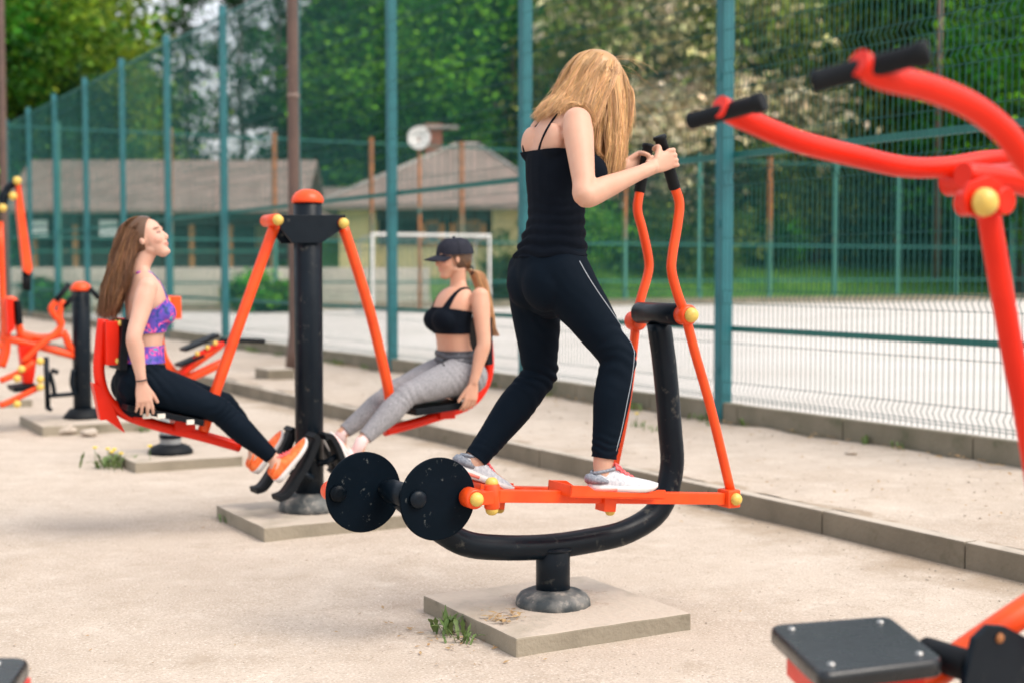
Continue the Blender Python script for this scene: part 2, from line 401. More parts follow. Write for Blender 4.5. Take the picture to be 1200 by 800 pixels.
fr = empty('mesh_fence', L(PV, 5.6, 0), 'tall teal wire mesh fence running beside the sandy strip towards the left background', 'fence')
folds = [.37, 1.05, 1.93, 2.54, 2.76, 3.3, 3.95, 4.6]
pm = panel_mesh('panel', 2.93, .27, 5.0, folds, .0019)
pst = MB(); pst.box((0, 0, PH/2+.03), (.098, .098, PH+.06), (V((1, 0, 0)), V((0, 1, 0)), ZZ), .006)
pst.box((0, 0, PH+.067), (.104, .104, .012), (V((1, 0, 0)), V((0, 1, 0)), ZZ), .002)
for z in (.5, 1.6, 2.7, 3.8, 4.8): pst.box((0, .052, z), (.04, .012, .05), (V((1, 0, 0)), V((0, 1, 0)), ZZ), .002)
p0 = pst.build('post', 'teal_paint'); p0.parent = fr; p0.location = L(PV, 5.59, 0)-wloc(fr); p0.rotation_euler = (0, 0, ROT)
for i in range(-1, 11):
    c = 8.62+3.03*i
    if i > -1:
        o = p0.copy(); COL.objects.link(o); o.parent = fr; o.location = L(PV, c, 0)-wloc(fr)
    if i < 10: put('panel', pm, fr, L(PV-.06, c+1.515, 0), ROT)
# wire panel one bay nearer the camera than the first visible post reaches out of frame
rl = MB(); rl.box(L(PV+.07, 22.2, 2.116), (.03, 33.4, .05), bev=0); rl.build('rail', 'green_rail', fr)
rl = MB(); rl.box(L(PV+.07, 22.2, .81), (.03, 33.4, .042), bev=0); rl.build('rail', 'green_rail', fr)
rl = MB(); rl.box(L(PV+.07, 22.2, 5.06), (.02, 33.4, .03), bev=0); rl.build('rail', 'green_rail', fr)
pl = MB(); c = 4.98
while c < 38.9:
    pl.box(L(PV, c+.57, .13), (.07, 1.13, .25+random.uniform(-.006, .006)), bev=.008); c += 1.14
pl.build('plinth', 'plinth_concrete', fr)
# far fence across the end of the court
ff = empty('end_fence', L(PV, FE, 0), 'tall mesh fence with rusty and green posts across the far end of the court', 'fence')
pmf = panel_mesh('panel', 2.93, .2, 5.0, [.5, 1.4, 2.3, 3.2, 4.1], .0035, .1)
fa = MB(); fa.box((0, 0, 2.58), (.11, .11, 5.16), (V((1, 0, 0)), V((0, 1, 0)), ZZ), .006)
fg = fa.build('post', 'green_post_paint'); fg.parent = ff
fo = fg.copy(); fo.data = fg.data.copy(); fo.data.materials[0] = MATS['rust_post_paint']; COL.objects.link(fo); fo['label'] = 'rusty orange-brown fence post'
R2 = math.atan2(AV.y, AV.x)
first = {'g': True, 'r': True}
kinds = 'grrrrrrgrggggggg'
for i in range(16):
    a = PV + 1.3 + 3.0*i; src = fo if kinds[i] == 'r' else fg
    if first[kinds[i]]: o = src; first[kinds[i]] = False
    else: o = src.copy(); COL.objects.link(o)
    o.parent = ff; o.location = L(a, FE, 0)-wloc(ff); o.rotation_euler = (0, 0, R2)
    put('panel', pmf, ff, L(a+1.5, FE, 0), R2)
rl = MB(); rl.box(L(PV+25, FE, 2.116), (50, .05, .06), bev=0); rl.build('rail', 'green_rail', ff)
rl = MB(); rl.box(L(PV+25, FE, 5.0), (50, .04, .04), bev=0); rl.build('rail', 'green_rail', ff)
rl = MB(); rl.box(L(PV+25, FE, .9), (50, .04, .05), bev=0); rl.build('rail', 'green_rail', ff)
pl = MB(); pl.box(L(PV+25, FE, .17), (50, .12, .3), bev=.01); pl.build('plinth', 'plinth_concrete', ff)
# goal
gp = onY(437, 369, 37.0); gp.z = .1
goal = empty('goal', gp, 'white framed goal standing on the pale court in front of the yellow house', 'goal')
def gpt(a, c, z): return gp + AV*a + AU*c + ZZ*z
for a in (0, 3.45):
    MB().tube([gpt(a, 0, 0), gpt(a, 0, 2.05)], .055, 4, flat=True).build('goal_post', 'white_paint', goal)
MB().tube([gpt(-.03, 0, 2.09), gpt(3.48, 0, 2.09)], .055, 4, flat=True).build('crossbar', 'white_paint', goal)
b = MB()
for a in (0, 3.45): b.tube(fillet([gpt(a, 0, 2.07), gpt(a, .8, 2.0), gpt(a, 1.2, .03), gpt(a, 0, .03)], .15), .02, 8)
b.tube([gpt(0, 1.2, .03), gpt(3.45, 1.2, .03)], .02, 8); b.build('back_frame', 'grey_steel', goal)
b = MB()
for i in range(24): a = .15*i; b.tube([gpt(a, .02, 2.03), gpt(a, .8, 1.97), gpt(a, 1.18, .05)], .004, 4)
for i in range(14): z = .1+.14*i; b.tube([gpt(0, 1.18-.38*z/1.97, z), gpt(3.45, 1.18-.38*z/1.97, z)], .004, 4)
b.build('net', 'net_white', goal)
# lamp poles
def pole(px, py, zb, r, h, label, block=False):
    p = onZ(px, py, zb); o = empty('lamp_pole', p, label, 'lamp pole')
    MB().tube([p, p+ZZ*.25, p+ZZ*.45, p+ZZ*h*.5, p+ZZ*h], [r*1.9, r*1.5, r*1.08, r, r*.75], 20).build('shaft', 'brown_pole_paint', o)
    MB().tube([p+ZZ*3.06, p+ZZ*3.1], [r*1.12]*2, 20).build('band', 'roof_grey', o)
    b = MB(); b.box(p+ZZ*(h+.03)+AV*.5, (1.2, .12, .06)); b.build('arm', 'brown_pole_paint', o)
    b = MB(); b.box(p+ZZ*(h+.02)+AV*1.2, (.5, .28, .1)); b.build('lamp_head', 'grey_steel', o); return p
bp = pole(346, 436, .11, .062, 8.5, 'nearer brown steel lamp pole rising behind the black pillar of the leg press')
pole(7, 378, .05, .085, 13.0, 'farther brown steel lamp pole at the left edge among the teal fence posts')
bk = onZ(322, 444, .1); k = MB(); k.box(bk+ZZ*.055, (.30, .42, .13), bev=.02)
tag(k.build('concrete_block', 'kerb_concrete', loc=bk), 'mossy concrete block on the sandy strip at the foot of the nearer brown pole', 'concrete block')
pp = onY(1097, 345, 56); pp.z = .9
o = empty('utility_pole', pp, 'thin brown pole standing on the lawn beyond the court at right', 'pole')
MB().tube([pp, pp+ZZ*13], [.14, .09], 12).build('shaft', 'brown_pole_paint', o)
b = MB(); b.box(pp+ZZ*12.6, (1.4, .1, .1)); b.build('arm', 'brown_pole_paint', o)
# white disc on its post
dp = onY(491, 162, 41.0)
o = empty('dish_post', V((dp.x, dp.y, .1)), 'round white dish on a post above the roof line of the yellow house', 'satellite dish')
MB().tube([V((dp.x, dp.y+.1, .1)), V((dp.x, dp.y+.1, dp.z))], .05, 10).build('post', 'rust_paint', o)
MB().lathe(dp, [(.02, .10), (.18, .075), (.30, .02), (.335, -.03), (.32, -.035), (.17, .05), (.02, .08)], axis=V((.1, 1, -.1)).normalized()).build('dish', 'white_paint', o)
MB().tube([dp+V((0, 0, -.3)), dp+V((.05, -.35, 0))], .012, 6).ball(dp+V((.05, -.35, 0)), .04, n=8).build('feed_arm', 'grey_steel', o)
# ---- buildings
XX, YY = V((1, 0, 0)), V((0, 1, 0))
def bx(name, m, par, x0, x1, y0, y1, z0, z1, bev=0):
    k = MB(); k.box(((x0+x1)/2, (y0+y1)/2, (z0+z1)/2), (x1-x0, y1-y0, z1-z0), (XX, YY, ZZ), bev); return k.build(name, m, par)
def X_(px, Y): return (px-600)/FPX*Y
def Z_(py, Y): return CAMH+(317-py)/FPX*Y
Y = 52.0
x0, x1 = X_(20, Y), X_(352, Y)
sh = empty('open_shed', (x0, Y, .1), 'long open-fronted shed with a grey sheet roof behind the left fence', 'shed')
bx('back_wall', 'shed_wall', sh, x0+.3, x1-.3, Y+4, Y+4.15, .1, 3.3)
bx('side_wall', 'shed_wall', sh, x0+.3, x0+.45, Y, Y+4, .1, 3.3); bx('side_wall', 'shed_wall', sh, x1-.45, x1-.3, Y, Y+4, .1, 3.3)
bx('beam', 'dark_timber', sh, x0, x1, Y-.1, Y+.1, 2.9, 3.25)
ze, zr = Z_(250, Y-.8), Z_(193, Y+2.5)
k = MB(); k.prism([V((x0-.3, Y-.8, ze)), V((x0-.3, Y+2.5, zr)), V((x0-.3, Y+5.5, ze+.2)), V((x0-.3, Y+5.5, ze+.32)), V((x0-.3, Y+2.5, zr+.14)), V((x0-.3, Y-.8, ze+.12))], (x1-x0+.6, 0, 0)); k.build('roof', 'roof_grey', sh)
k = MB()
for i in range(34):
    x = x0-.2+(x1-x0+.4)*i/33; k.tube([V((x, Y-.8, ze+.13)), V((x, Y+2.5, zr+.15))], .018, 4, flat=True)
k.build('roof_ribs', 'roof_grey', sh)
for px in (42, 90, 226, 271, 320): bx('timber_post', 'orange_timber', sh, X_(px, Y)-.09, X_(px, Y)+.09, Y-.1, Y+.08, .1, 2.9)
for z in (1.9, 1.2): bx('railing', 'green_post_paint', sh, x0+.5, x1-.5, Y-.18, Y-.12, z, z+.09)
bx('counter', 'shed_wall', sh, x0+.5, x1-.5, Y+1.6, Y+2.2, .1, 2.1)
for px in (129, 44+3):
    sx = X_(px, Y-.4); lab = 'small white notice board hanging at the shed front, ' + ('right beside the brown haired woman' if px == 129 else 'left one near the edge')
    so = empty('notice_board', (sx, Y-.45, 2.7), lab, 'sign')
    bx('board', 'sign_white', so, sx-.33, sx+.33, Y-.47, Y-.43, 2.48, 3.05)
    bx('printed_band', 'sign_print', so, sx-.33, sx+.33, Y-.476, Y-.472, 2.80, 2.86)
    MB().tube([V((sx, Y-.43, 3.0)), V((sx, Y-.15, 3.15))], .015, 6).build('hanger', 'grey_steel', so)
Y = 47.0
x0, x1 = X_(-30, Y), X_(402, Y)
lk = MB(); lk.box(L(10.8, 40.6, .66), (17.6, .3, 1.34), bev=.02); lw = lk.build('low_wall', 'white_render', loc=L(10.8, 40.6, 0)); tag(lw, 'long low white wall beyond the end fence in front of the grey-roofed shed', 'wall')
# yellow house
Y = 49.0
hx0, hx1 = X_(398, Y), X_(640, Y); hz = Z_(240, Y); hd = 7.5
yh = empty('yellow_house', (hx0, Y, .1), 'pale yellow house with a grey hipped roof behind the goal', 'house')
bx('wall', 'yellow_plaster', yh, hx0, X_(441, Y), Y, Y+hd, .1, hz); bx('wall', 'yellow_plaster', yh, X_(577, Y), hx1, Y, Y+hd, .1, hz)
bx('wall', 'yellow_plaster', yh, X_(441, Y), X_(577, Y), Y+.35, Y+.5, .1, Z_(288, Y))
bx('back_wall', 'dark_timber', yh, X_(441, Y), X_(577, Y), Y+1.2, Y+1.4, .1, hz)
bx('wall', 'dark_timber', yh, X_(441, Y), X_(577, Y), Y+.04, Y+.3, Z_(258, Y), hz)
for a, b_ in ((492, 521), (527, 570)):
    xa, xb = X_(a, Y), X_(b_, Y); za, zb = Z_(288, Y), Z_(258, Y)
    f = MB()
    for (u0, u1, w0, w1) in ((xa, xa+.22, za, zb), (xb-.22, xb, za, zb), (xa, xb, za, za+.12), (xa, xb, zb-.12, zb)):
        f.box(((u0+u1)/2, Y+.3, (w0+w1)/2), (u1-u0, .1, w1-w0), (XX, YY, ZZ), 0)
    wf = f.build('window', 'orange_timber', yh); g = bx('pane', 'glass_dark', wf, xa+.1, xb-.1, Y+.32, Y+.34, za+.05, zb-.05)
rz = Z_(171, Y+3.7); ex0, ex1 = hx0-.7, hx1+.7; ry = Y+hd/2; ey0, ey1 = Y-.8, Y+hd+.8
rx0, rx1 = X_(535, ry), X_(560, ry)
bmr = bmesh.new(); z = hz-.05
vs = [bmr.verts.new(p) for p in [(ex0, ey0, z), (ex1, ey0, z), (ex1, ey1, z), (ex0, ey1, z), (rx0, ry, rz), (rx1, ry, rz), (ex0, ey0, z-.15), (ex1, ey0, z-.15), (ex1, ey1, z-.15), (ex0, ey1, z-.15)]]
for f in ((0, 1, 5, 4), (1, 2, 5), (2, 3, 4, 5), (3, 0, 4), (6, 7, 1, 0), (7, 8, 2, 1), (8, 9, 3, 2), (9, 6, 0, 3), (9, 8, 7, 6)): bmr.faces.new([vs[i] for i in f])
k = MB(); k.bm.free(); k.bm = bmr; rf = k.build('roof', 'roof_grey', yh)
k = MB()
for a, b_ in (((ex0, ey0, z+.03), (rx0, ry, rz+.03)), ((ex1, ey0, z+.03), (rx1, ry, rz+.03)), ((rx0, ry, rz+.03), (rx1, ry, rz+.03))): k.tube([a, b_], .07, 6)
k.build('ridge_cap', 'fascia_grey', rf)
cx = X_(509, ry); k = MB(); k.box((cx, ry, rz-.1), (.6, .6, 1.7), (XX, YY, ZZ), 0); ch = k.build('chimney', 'brick', rf)
k = MB(); k.box((cx+.2, ry-.1, rz+.62), (1.4, .8, .1), (XX, YY, ZZ), 0); k.build('chimney_cap', 'fascia_grey', rf)
# lean-to roof between the two buildings
Y = 55.0; x0, x1 = X_(300, Y), X_(425, Y)
an = empty('annex', (x0, Y, .1), 'small grey-roofed annex between the open shed and the yellow house', 'building')
bx('wall', 'yellow_plaster', an, x0, x1, Y, Y+3, .1, 3.4)
k = MB(); za, zb = Z_(252, Y), Z_(214, Y); k.prism([V((x0-.3, Y-.6, za)), V((x0-.3, Y+3.5, zb)), V((x0-.3, Y+3.5, zb-.15)), V((x0-.3, Y-.6, za-.15))], (x1-x0+.6, 0, 0)); k.build('roof', 'roof_grey', an)
bx('window', 'glass_dark', an, x0+.8, x0+2.0, Y-.03, Y-.01, 1.4, 2.6)
# small things before the yellow house: barrel and bin seen through the goal
for px, col, r_, h_, nm, lb, ct in ((412, 'grey_steel', .45, 1.15, 'barrel', 'grey metal barrel by the left end of the yellow house', 'barrel'), (590, 'dark_timber', .55, .9, 'shrub_tub', 'dark round tub against the yellow wall right of the goal', 'tub')):
    p = V((X_(px, 47.6), 47.6, .1)); k = MB(); k.lathe(p, [(r_*.9, 0), (r_, .08), (r_*.97, h_*.5), (r_, h_-.08), (r_*.9, h_), (r_*.8, h_), (r_*.8, h_-.1)]); tag(k.build(nm, col, loc=p), lb, ct)
# ---------------------------------------------------------------- vegetation
def quads(cent, size, tones, flat=.5, aspect=1.0, rg=rng):
    n = len(cent); nrm = rg.normal(size=(n, 3)); nrm[:, 2] = np.abs(nrm[:, 2])+flat; nrm /= np.linalg.norm(nrm, axis=1)[:, None]
    t = np.cross(nrm, rg.normal(size=(n, 3))); t /= np.linalg.norm(t, axis=1)[:, None]; b = np.cross(nrm, t)
    s = (size*rg.uniform(.6, 1.3, n))[:, None]; sb = s*aspect
    v = np.stack([cent-t*s, cent-b*sb*.55+nrm*s*.15, cent+t*s, cent+b*sb*.55+nrm*s*.15], 1).reshape(-1, 3)
    f = np.arange(4*n).reshape(n, 4); c = np.repeat(tones, 4, 0); return v, f, c
def join(parts):
    V_, F_, C_ = [], [], []; o = 0
    for v, f, c in parts: V_.append(v); F_.append(f+o); C_.append(c); o += len(v)
    return np.concatenate(V_), np.concatenate(F_), np.concatenate(C_)
PAL = {'bright': [(.12, .24, .018), (.20, .33, .025), (.06, .16, .018), (.28, .38, .03)],
       'green': [(.022, .14, .010), (.05, .22, .012), (.012, .08, .012), (.13, .33, .015)],
       'dark': [(.008, .052, .014), (.016, .08, .018), (.007, .036, .012), (.04, .14, .018)],
       'olive': [(.09, .15, .018), (.045, .095, .014), (.15, .19, .03), (.03, .07, .014)],
       'blossom': [(.70, .62, .42), (.55, .50, .26), (.13, .19, .03), (.22, .25, .05), (.05, .10, .02), (.60, .52, .36)]}
def crown(h0, h1, rad, nclump, nleaf, lsize, pal, shape='round', seed=0, gap=0):
    rg = np.random.default_rng(seed); out = []; bl = pal == 'blossom'; pal = PAL[pal]
    for i in range(nclump):
        if shape == 'round':
            d = rg.normal(size=3); d /= np.linalg.norm(d); q = rg.uniform(.35, 1)**.5
            c = np.array([d[0]*rad*q, d[1]*rad*q, (h0+h1)/2 + d[2]*(h1-h0)/2*q]); cr = rad*rg.uniform(.16, .30); fl = .55
        elif shape == 'cone':
            t = rg.uniform(0, 1)**1.3; an = rg.uniform(0, 6.283); rr = rad*(1-t)*rg.uniform(.5, 1.05)+.15
            c = np.array([math.cos(an)*rr, math.sin(an)*rr, h0+(h1-h0)*t]); cr = .45+rad*.16*(1-t); fl = .35
        else:                                   # tall trunk with loose tufts
            t = rg.uniform(0, 1); an = rg.uniform(0, 6.283); rr = rad*rg.uniform(.1, 1)*math.sin(math.pi*min(1, .15+t*.85))
            c = np.array([math.cos(an)*rr, math.sin(an)*rr, h0+(h1-h0)*t]); cr = rad*rg.uniform(.14, .3); fl = .5
        tone = np.array(pal[rg.integers(len(pal))]) if not bl else np.array(pal[rg.choice([0, 0, 1, 5]) if noise.noise(V(c*.42)) > .02 else rg.choice([2, 3, 3, 4])]); tf = rg.choice([.5, .7, 1.0, 1.3, 1.7])
        p = rg.normal(size=(nleaf, 3))*cr*np.array([.75, .75, fl]); k = len(p)
        tn = tone[None]*tf*rg.uniform(.7, 1.35, (k, 1))*rg.uniform(.9, 1.1, (k, 3))
        out.append(quads(c+p, lsize, tn, .6, rg=rg))
    return join(out)
def tree_things(name, var, px, Y, zb, sc, label, cat='tree', grp=None):
    """var = (trunk mesh, crown mesh)"""
    if px > 640: zb = hill((X_(px, Y), Y, 0))
    p = V((X_(px, Y), Y, zb)); o = empty(name, p, label, cat, grp); o.scale = (sc, sc, sc); o.rotation_euler = (0, 0, random.uniform(0, 6.28))
    for nm, me in (('trunk', var[0]), ('crown', var[1])):
        c = bpy.data.objects.new(nm, me); COL.objects.link(c); c.parent = o
    return o
def trunk_mesh(h, r, m, limbs=8, lh=.35, spread=2.5, seed=0):
    rd = random.Random(seed); k = MB(); pts = [V((rd.uniform(-.1, .1)*i*.5, rd.uniform(-.1, .1)*i*.5, h*i/6)) for i in range(7)]
    pts[0].z = -.4; k.tube(pts, [r*1.25, r, r*.9, r*.75, r*.6, r*.4, r*.15], 10)
    for i in range(limbs):
        t = lh+(1-lh)*.85*i/limbs; a = rd.uniform(0, 6.28); b = V((pts[3].x, pts[3].y, h*t)); e = b+V((math.cos(a)*spread*(1.1-t), math.sin(a)*spread*(1.1-t), spread*rd.uniform(.2, .7)))
        k.tube([b, (b+e)/2+V((0, 0, -.15)), e], [r*.35, r*.22, r*.06], 6)
    bmesh.ops.recalc_face_normals(k.bm, faces=k.bm.faces); me = bpy.data.meshes.new('trunk'); k.bm.to_mesh(me); k.bm.free(); me.materials.append(MATS[m]); return me
def crown_obj(*a, **k):
    v, f, c = crown(*a, **k); me = np_mesh('crown', v, f, c, smooth=False); me.materials.append(MATS['leaf']); return me
T = {}
T['bright'] = (trunk_mesh(11, .32, 'bark', 9, .25, 4, 1), crown_obj(2.0, 15, 5.6, 150, 120, .17, 'bright', seed=1))
T['green'] = (trunk_mesh(11, .3, 'bark', 9, .25, 4, 2), crown_obj(1.6, 15, 5.4, 150, 120, .17, 'green', seed=2))
T['green2'] = (trunk_mesh(12, .3, 'bark', 9, .25, 4, 3), crown_obj(1.2, 16, 4.8, 150, 110, .18, 'green', seed=12))
T['conifer'] = (trunk_mesh(17, .26, 'bark', 12, .2, 2.0, 4), crown_obj(1.5, 19, 3.2, 190, 90, .16, 'dark', 'cone', seed=3))
T['pine'] = (trunk_mesh(17, .22, 'pale_bark', 9, .35, 2.2, 5), crown_obj(3.0, 19, 2.6, 95, 80, .15, 'dark', 'tall', seed=4))
T['blossom'] = (trunk_mesh(9, .25, 'bark', 9, .2, 3.5, 6), crown_obj(1.3, 12.5, 4.4, 130, 130, .19, 'blossom', seed=5))
T['olive'] = (trunk_mesh(10, .25, 'bark', 9, .2, 3.5, 7), crown_obj(.9, 13, 4.4, 150, 110, .15, 'olive', seed=6))
T['dark'] = (trunk_mesh(12, .3, 'bark', 10, .2, 4, 8), crown_obj(1.3, 17, 5.0, 170, 120, .17, 'dark', seed=7))
GR = 'trees behind the court and buildings'
for nm, var, px, Y, zb, sc, lb in [
    ('broadleaf_tree', 'bright', 25, 62, .3, 1.05, 'bright yellow-green leafy tree filling the upper left corner'),
    ('broadleaf_tree', 'bright', 98, 70, .3, .88, 'second yellow-green leafy tree, right of the corner one and above the shed roof'),
    ('broadleaf_tree', 'green', -150, 60, .3, 1.0, 'green leafy tree standing beyond the left edge of the view'),
    ('broadleaf_tree', 'green2', -30, 57, .3, .9, 'dark leafy tree cut by the left edge behind the farther brown pole'),
    ('broadleaf_tree', 'dark', 92, 58.5, .3, .52, 'low dark green tree standing in front of the left part of the shed roof'),
    ('pine_tree', 'pine', 222, 78, .4, .95, 'thin loose pine with sky showing through, left of the gap in the wood'),
    ('pine_tree', 'pine', 285, 74, .4, .9, 'thin pine in the middle of the bright sky gap'),
    ('pine_tree', 'pine', 330, 82, .4, 1.05, 'thin tall pine just left of the nearer brown pole'),
    ('conifer_tree', 'conifer', 392, 70, .4, 1.0, 'dark spruce directly right of the nearer brown pole'),
    ('conifer_tree', 'conifer', 425, 76, .4, 1.1, 'dark spruce above the left slope of the hipped roof'),
    ('broadleaf_tree', 'green', 505, 66, .4, .98, 'green leafy tree right above the chimney of the yellow house'),
    ('broadleaf_tree', 'green', 600, 62, .5, .95, 'fresh green leafy tree behind the teal post left of the blonde woman'),
    ('broadleaf_tree', 'green2', 668, 68, .5, 1.0, 'darker green leafy tree behind the blonde woman\'s head'),
    ('blossom_tree', 'blossom', 742, 57, .6, .96, 'cream blossoming tree immediately right of the blonde woman\'s hair'),
    ('blossom_tree', 'blossom', 835, 60, .8, 1.05, 'cream blossoming tree behind the nearest tall teal fence post'),
    ('broadleaf_tree', 'olive', 903, 60, .8, .85, 'smaller olive green tree just right of the nearest teal fence post'),
    ('broadleaf_tree', 'olive', 955, 62, .9, .95, 'olive green tree right of the blossoming trees'),
    ('broadleaf_tree', 'dark', 1040, 64, 1., 1.0, 'large dark shady tree left of the thin utility pole'),
    ('broadleaf_tree', 'dark', 1130, 67, 1., 1.02, 'large dark shady tree right of the thin utility pole'),
    ('broadleaf_tree', 'green', 1195, 58, 1., .86, 'lighter green leafy tree at the right edge'),
    ('broadleaf_tree', 'green2', 1290, 66, 1., 1.0, 'green leafy tree cut off beyond the right edge')]:
    tree_things(nm, T[var], px, Y, zb, sc, lb, grp=GR)
# far wood, one mass
parts = []; rg = np.random.default_rng(5); i = 0
for px in list(range(-620, 1700, 40)):
    for row in range(2):
        Y = 84+row*14+rg.uniform(-4, 4); x = X_(px+rg.uniform(-20, 20), Y)
        gap = 130 < px < 420
        if gap and row == 1: continue
        h = rg.uniform(17, 23)
        if gap: v, f, c = crown(1, h*.34 if px < 340 else h*.44, 4.2, 60, 55, .30, 'green' if row else 'dark', seed=100+i)
        else: v, f, c = crown(0, h, 5.5, 110, 60, .34, ('dark', 'green', 'dark', 'olive')[rg.integers(4)], seed=100+i)
        v = v + np.array([x, Y, 0]); parts.append((v, f, c)); i += 1
v, f, c = join(parts); me = np_mesh('wood', v, f, c, smooth=False)
tag(link_mesh('distant_wood', me, 'leaf'), 'mass of distant trees closing the view behind everything', 'wood', kind='stuff')
# undergrowth behind the end fence
def bush(px, Y, r, h, pal, label, zb=.1, seed=0, lf=.07):
    if Y > 50: zb = hill((X_(px, Y), Y, 0))-.1
    p = V((X_(px, Y), Y, zb)); v, f, c = crown(.05, h, r, 50, 90, lf, pal, seed=seed)
    o = link_mesh('bush', np_mesh('bush', v+np.array(p), f, c, smooth=False), 'leaf', loc=p); return tag(o, label, 'bush', 'bushes around the court')
for i, (px, Y, r, h, pal, lb) in enumerate([
    (52, 37.2, .55, .9, 'green', 'small green bush against the low white wall at far left'),
    (305, 38.8, .9, 1.0, 'green', 'round green bush against the low white wall left of the black pillar'),
    (335, 39.4, .6, .8, 'green', 'small green bush at the wall hidden partly by the brown pole'),
    (592, 46.5, .8, 1.7, 'olive', 'olive bush against the yellow wall right of the goal'),
    (735, 56, 2.0, 2.2, 'green', 'low green bush behind the end fence beside the far hand grip'),
    (800, 55, 2.6, 3.2, 'olive', 'olive bush under the blossoming trees behind the nearest post'),
    (893, 60, 2.2, 2.2, 'green', 'green bush right of the nearest teal post at the back of the lawn'),
    (1005, 63, 3.0, 3.2, 'dark', 'dark bush in the shade under the large trees'),
    (1180, 62, 3.2, 3.0, 'dark', 'dark bush at the right edge at the back of the lawn'),
    (650, 50.5, 2.4, 3.0, 'green', 'green bush between the yellow house and the blonde woman'),
    (1090, 66, 3.2, 3.4, 'dark', 'dark bush behind the thin utility pole')]):
    bush(px, Y, r, h, pal, lb, .1 if Y < 48 else .4, 40+i, .07 if r < 1.5 else .13)
# lawn blades (stuff)
n = 34000; a = rng.uniform(15, 48, n); c = FE+.6+rng.uniform(0, 1, n)**1.3*20; base = np.outer(a, AV)+np.outer(c, AU)
hh = rng.uniform(.06, .2, n); z = np.array([hill(p) for p in base])+.09
an = rng.uniform(0, 6.28, n); w = np.stack([np.cos(an), np.sin(an), 0*an], 1)*.03; base[:, 2] = z-.02
tip = base + np.stack([rng.normal(0, .04, n), rng.normal(0, .04, n), hh], 1)
v = np.stack([base-w, base+w, tip], 1).reshape(-1, 3); col = np.repeat(np.array([(.10, .27, .03)])*rng.uniform(.6, 1.6, (n, 1)), 3, 0)
tag(link_mesh('grass', np_mesh('grass', v, np.arange(3*n).reshape(n, 3), col, False), 'leaf'), 'bright green grass growing beyond the end fence', 'grass', kind='stuff')
# ---- pebbles, litter, weeds
def gz(x, y): return gbump((x, y))
def scatter(n, reg, smin, smax, m, name, label, flat=.5, seed=1, z0=0):
    rd = random.Random(seed); bm = bmesh.new(); k = 0
    ico = [V(q) for q in ((1, 0, 0), (-1, 0, 0), (0, 1, 0), (0, -1, 0), (0, 0, 1), (0, 0, -1))]
    fcs = ((0, 2, 4), (2, 1, 4), (1, 3, 4), (3, 0, 4), (2, 0, 5), (1, 2, 5), (3, 1, 5), (0, 3, 5))
    while k < n:
        p = reg(rd)
        if p is None: continue
        s = rd.uniform(smin, smax)*(1 if rd.random() < .93 else 1.8); M_ = Matrix.Rotation(rd.uniform(0, 6.28), 3, 'Z')
        vs = [bm.verts.new(p + M_ @ V((q.x*s*rd.uniform(.6, 1.2), q.y*s*rd.uniform(.5, 1), q.z*s*flat*rd.uniform(.6, 1.1)))) for q in ico]
        for f in fcs: bm.faces.new([vs[i] for i in f])
        k += 1
    me = bpy.data.meshes.new(name); bm.to_mesh(me); bm.free(); return tag(link_mesh(name, me, m), label, name, kind='stuff')
def regyard(rd):
    a = rd.uniform(-1.5, KV-.02); c = 2+14*rd.random()**1.5; p = L(a, c, 0); p.z = gz(p.x, p.y)+.001; return p
scatter(5200, regyard, .002, .006, 'stone_pale', 'gravel', 'fine pale gravel scattered over the sand')
scatter(260, lambda rd: (lambda p: V((p.x, p.y, gz(p.x, p.y)+.002)))(L(rd.uniform(KV-.35, KV-.02), rd.uniform(2.5, 14), 0)), .003, .010, 'kerb_concrete', 'grit', 'brown grit gathered along the foot of the kerb', seed=4)
scatter(900, lambda rd: L(rd.uniform(KV+.1, PV-.1), rd.uniform(2.5, 18), .116), .004, .011, 'stone_pale', 'gravel', 'stones and grit on the raised sandy strip', seed=3)
def litter(n, reg, name, label, m='dry_leaf', sz=.018, seed=2):
    rd = random.Random(seed); bm = bmesh.new()
    for i in range(n):
        p = reg(rd); a = rd.uniform(0, 6.28); s = sz*rd.uniform(.5, 1.4); d = V((math.cos(a), math.sin(a), rd.uniform(-.2, .3))).normalized(); e = d.cross(ZZ).normalized()*s*.4+ZZ*s*rd.uniform(0, .3)
        q = [bm.verts.new(x) for x in (p-d*s, p+e, p+d*s, p-e+ZZ*s*.2)]; bm.faces.new(q)
    me = bpy.data.meshes.new(name); bm.to_mesh(me); bm.free(); return tag(link_mesh(name, me, m), label, 'leaf litter', kind='stuff')
litter(420, lambda rd: L(PV-.06-abs(rd.gauss(0, .16)), rd.uniform(5, 16), .128+rd.uniform(0, .012)), 'leaf_litter', 'dry leaves drifted against the fence plinth')
litter(260, lambda rd: L(rd.uniform(KV+.1, PV-.1), rd.uniform(4, 14), .124), 'leaf_litter', 'dry leaf scraps on the raised sandy strip', seed=8, sz=.014)
litter(160, lambda rd: (lambda p: V((p.x, p.y, gz(p.x, p.y)+.006)))(L(rd.uniform(-.5, KV-.1), rd.uniform(2.6, 12), 0)), 'leaf_litter', 'a few dry leaf scraps on the open sand', seed=9, sz=.009)
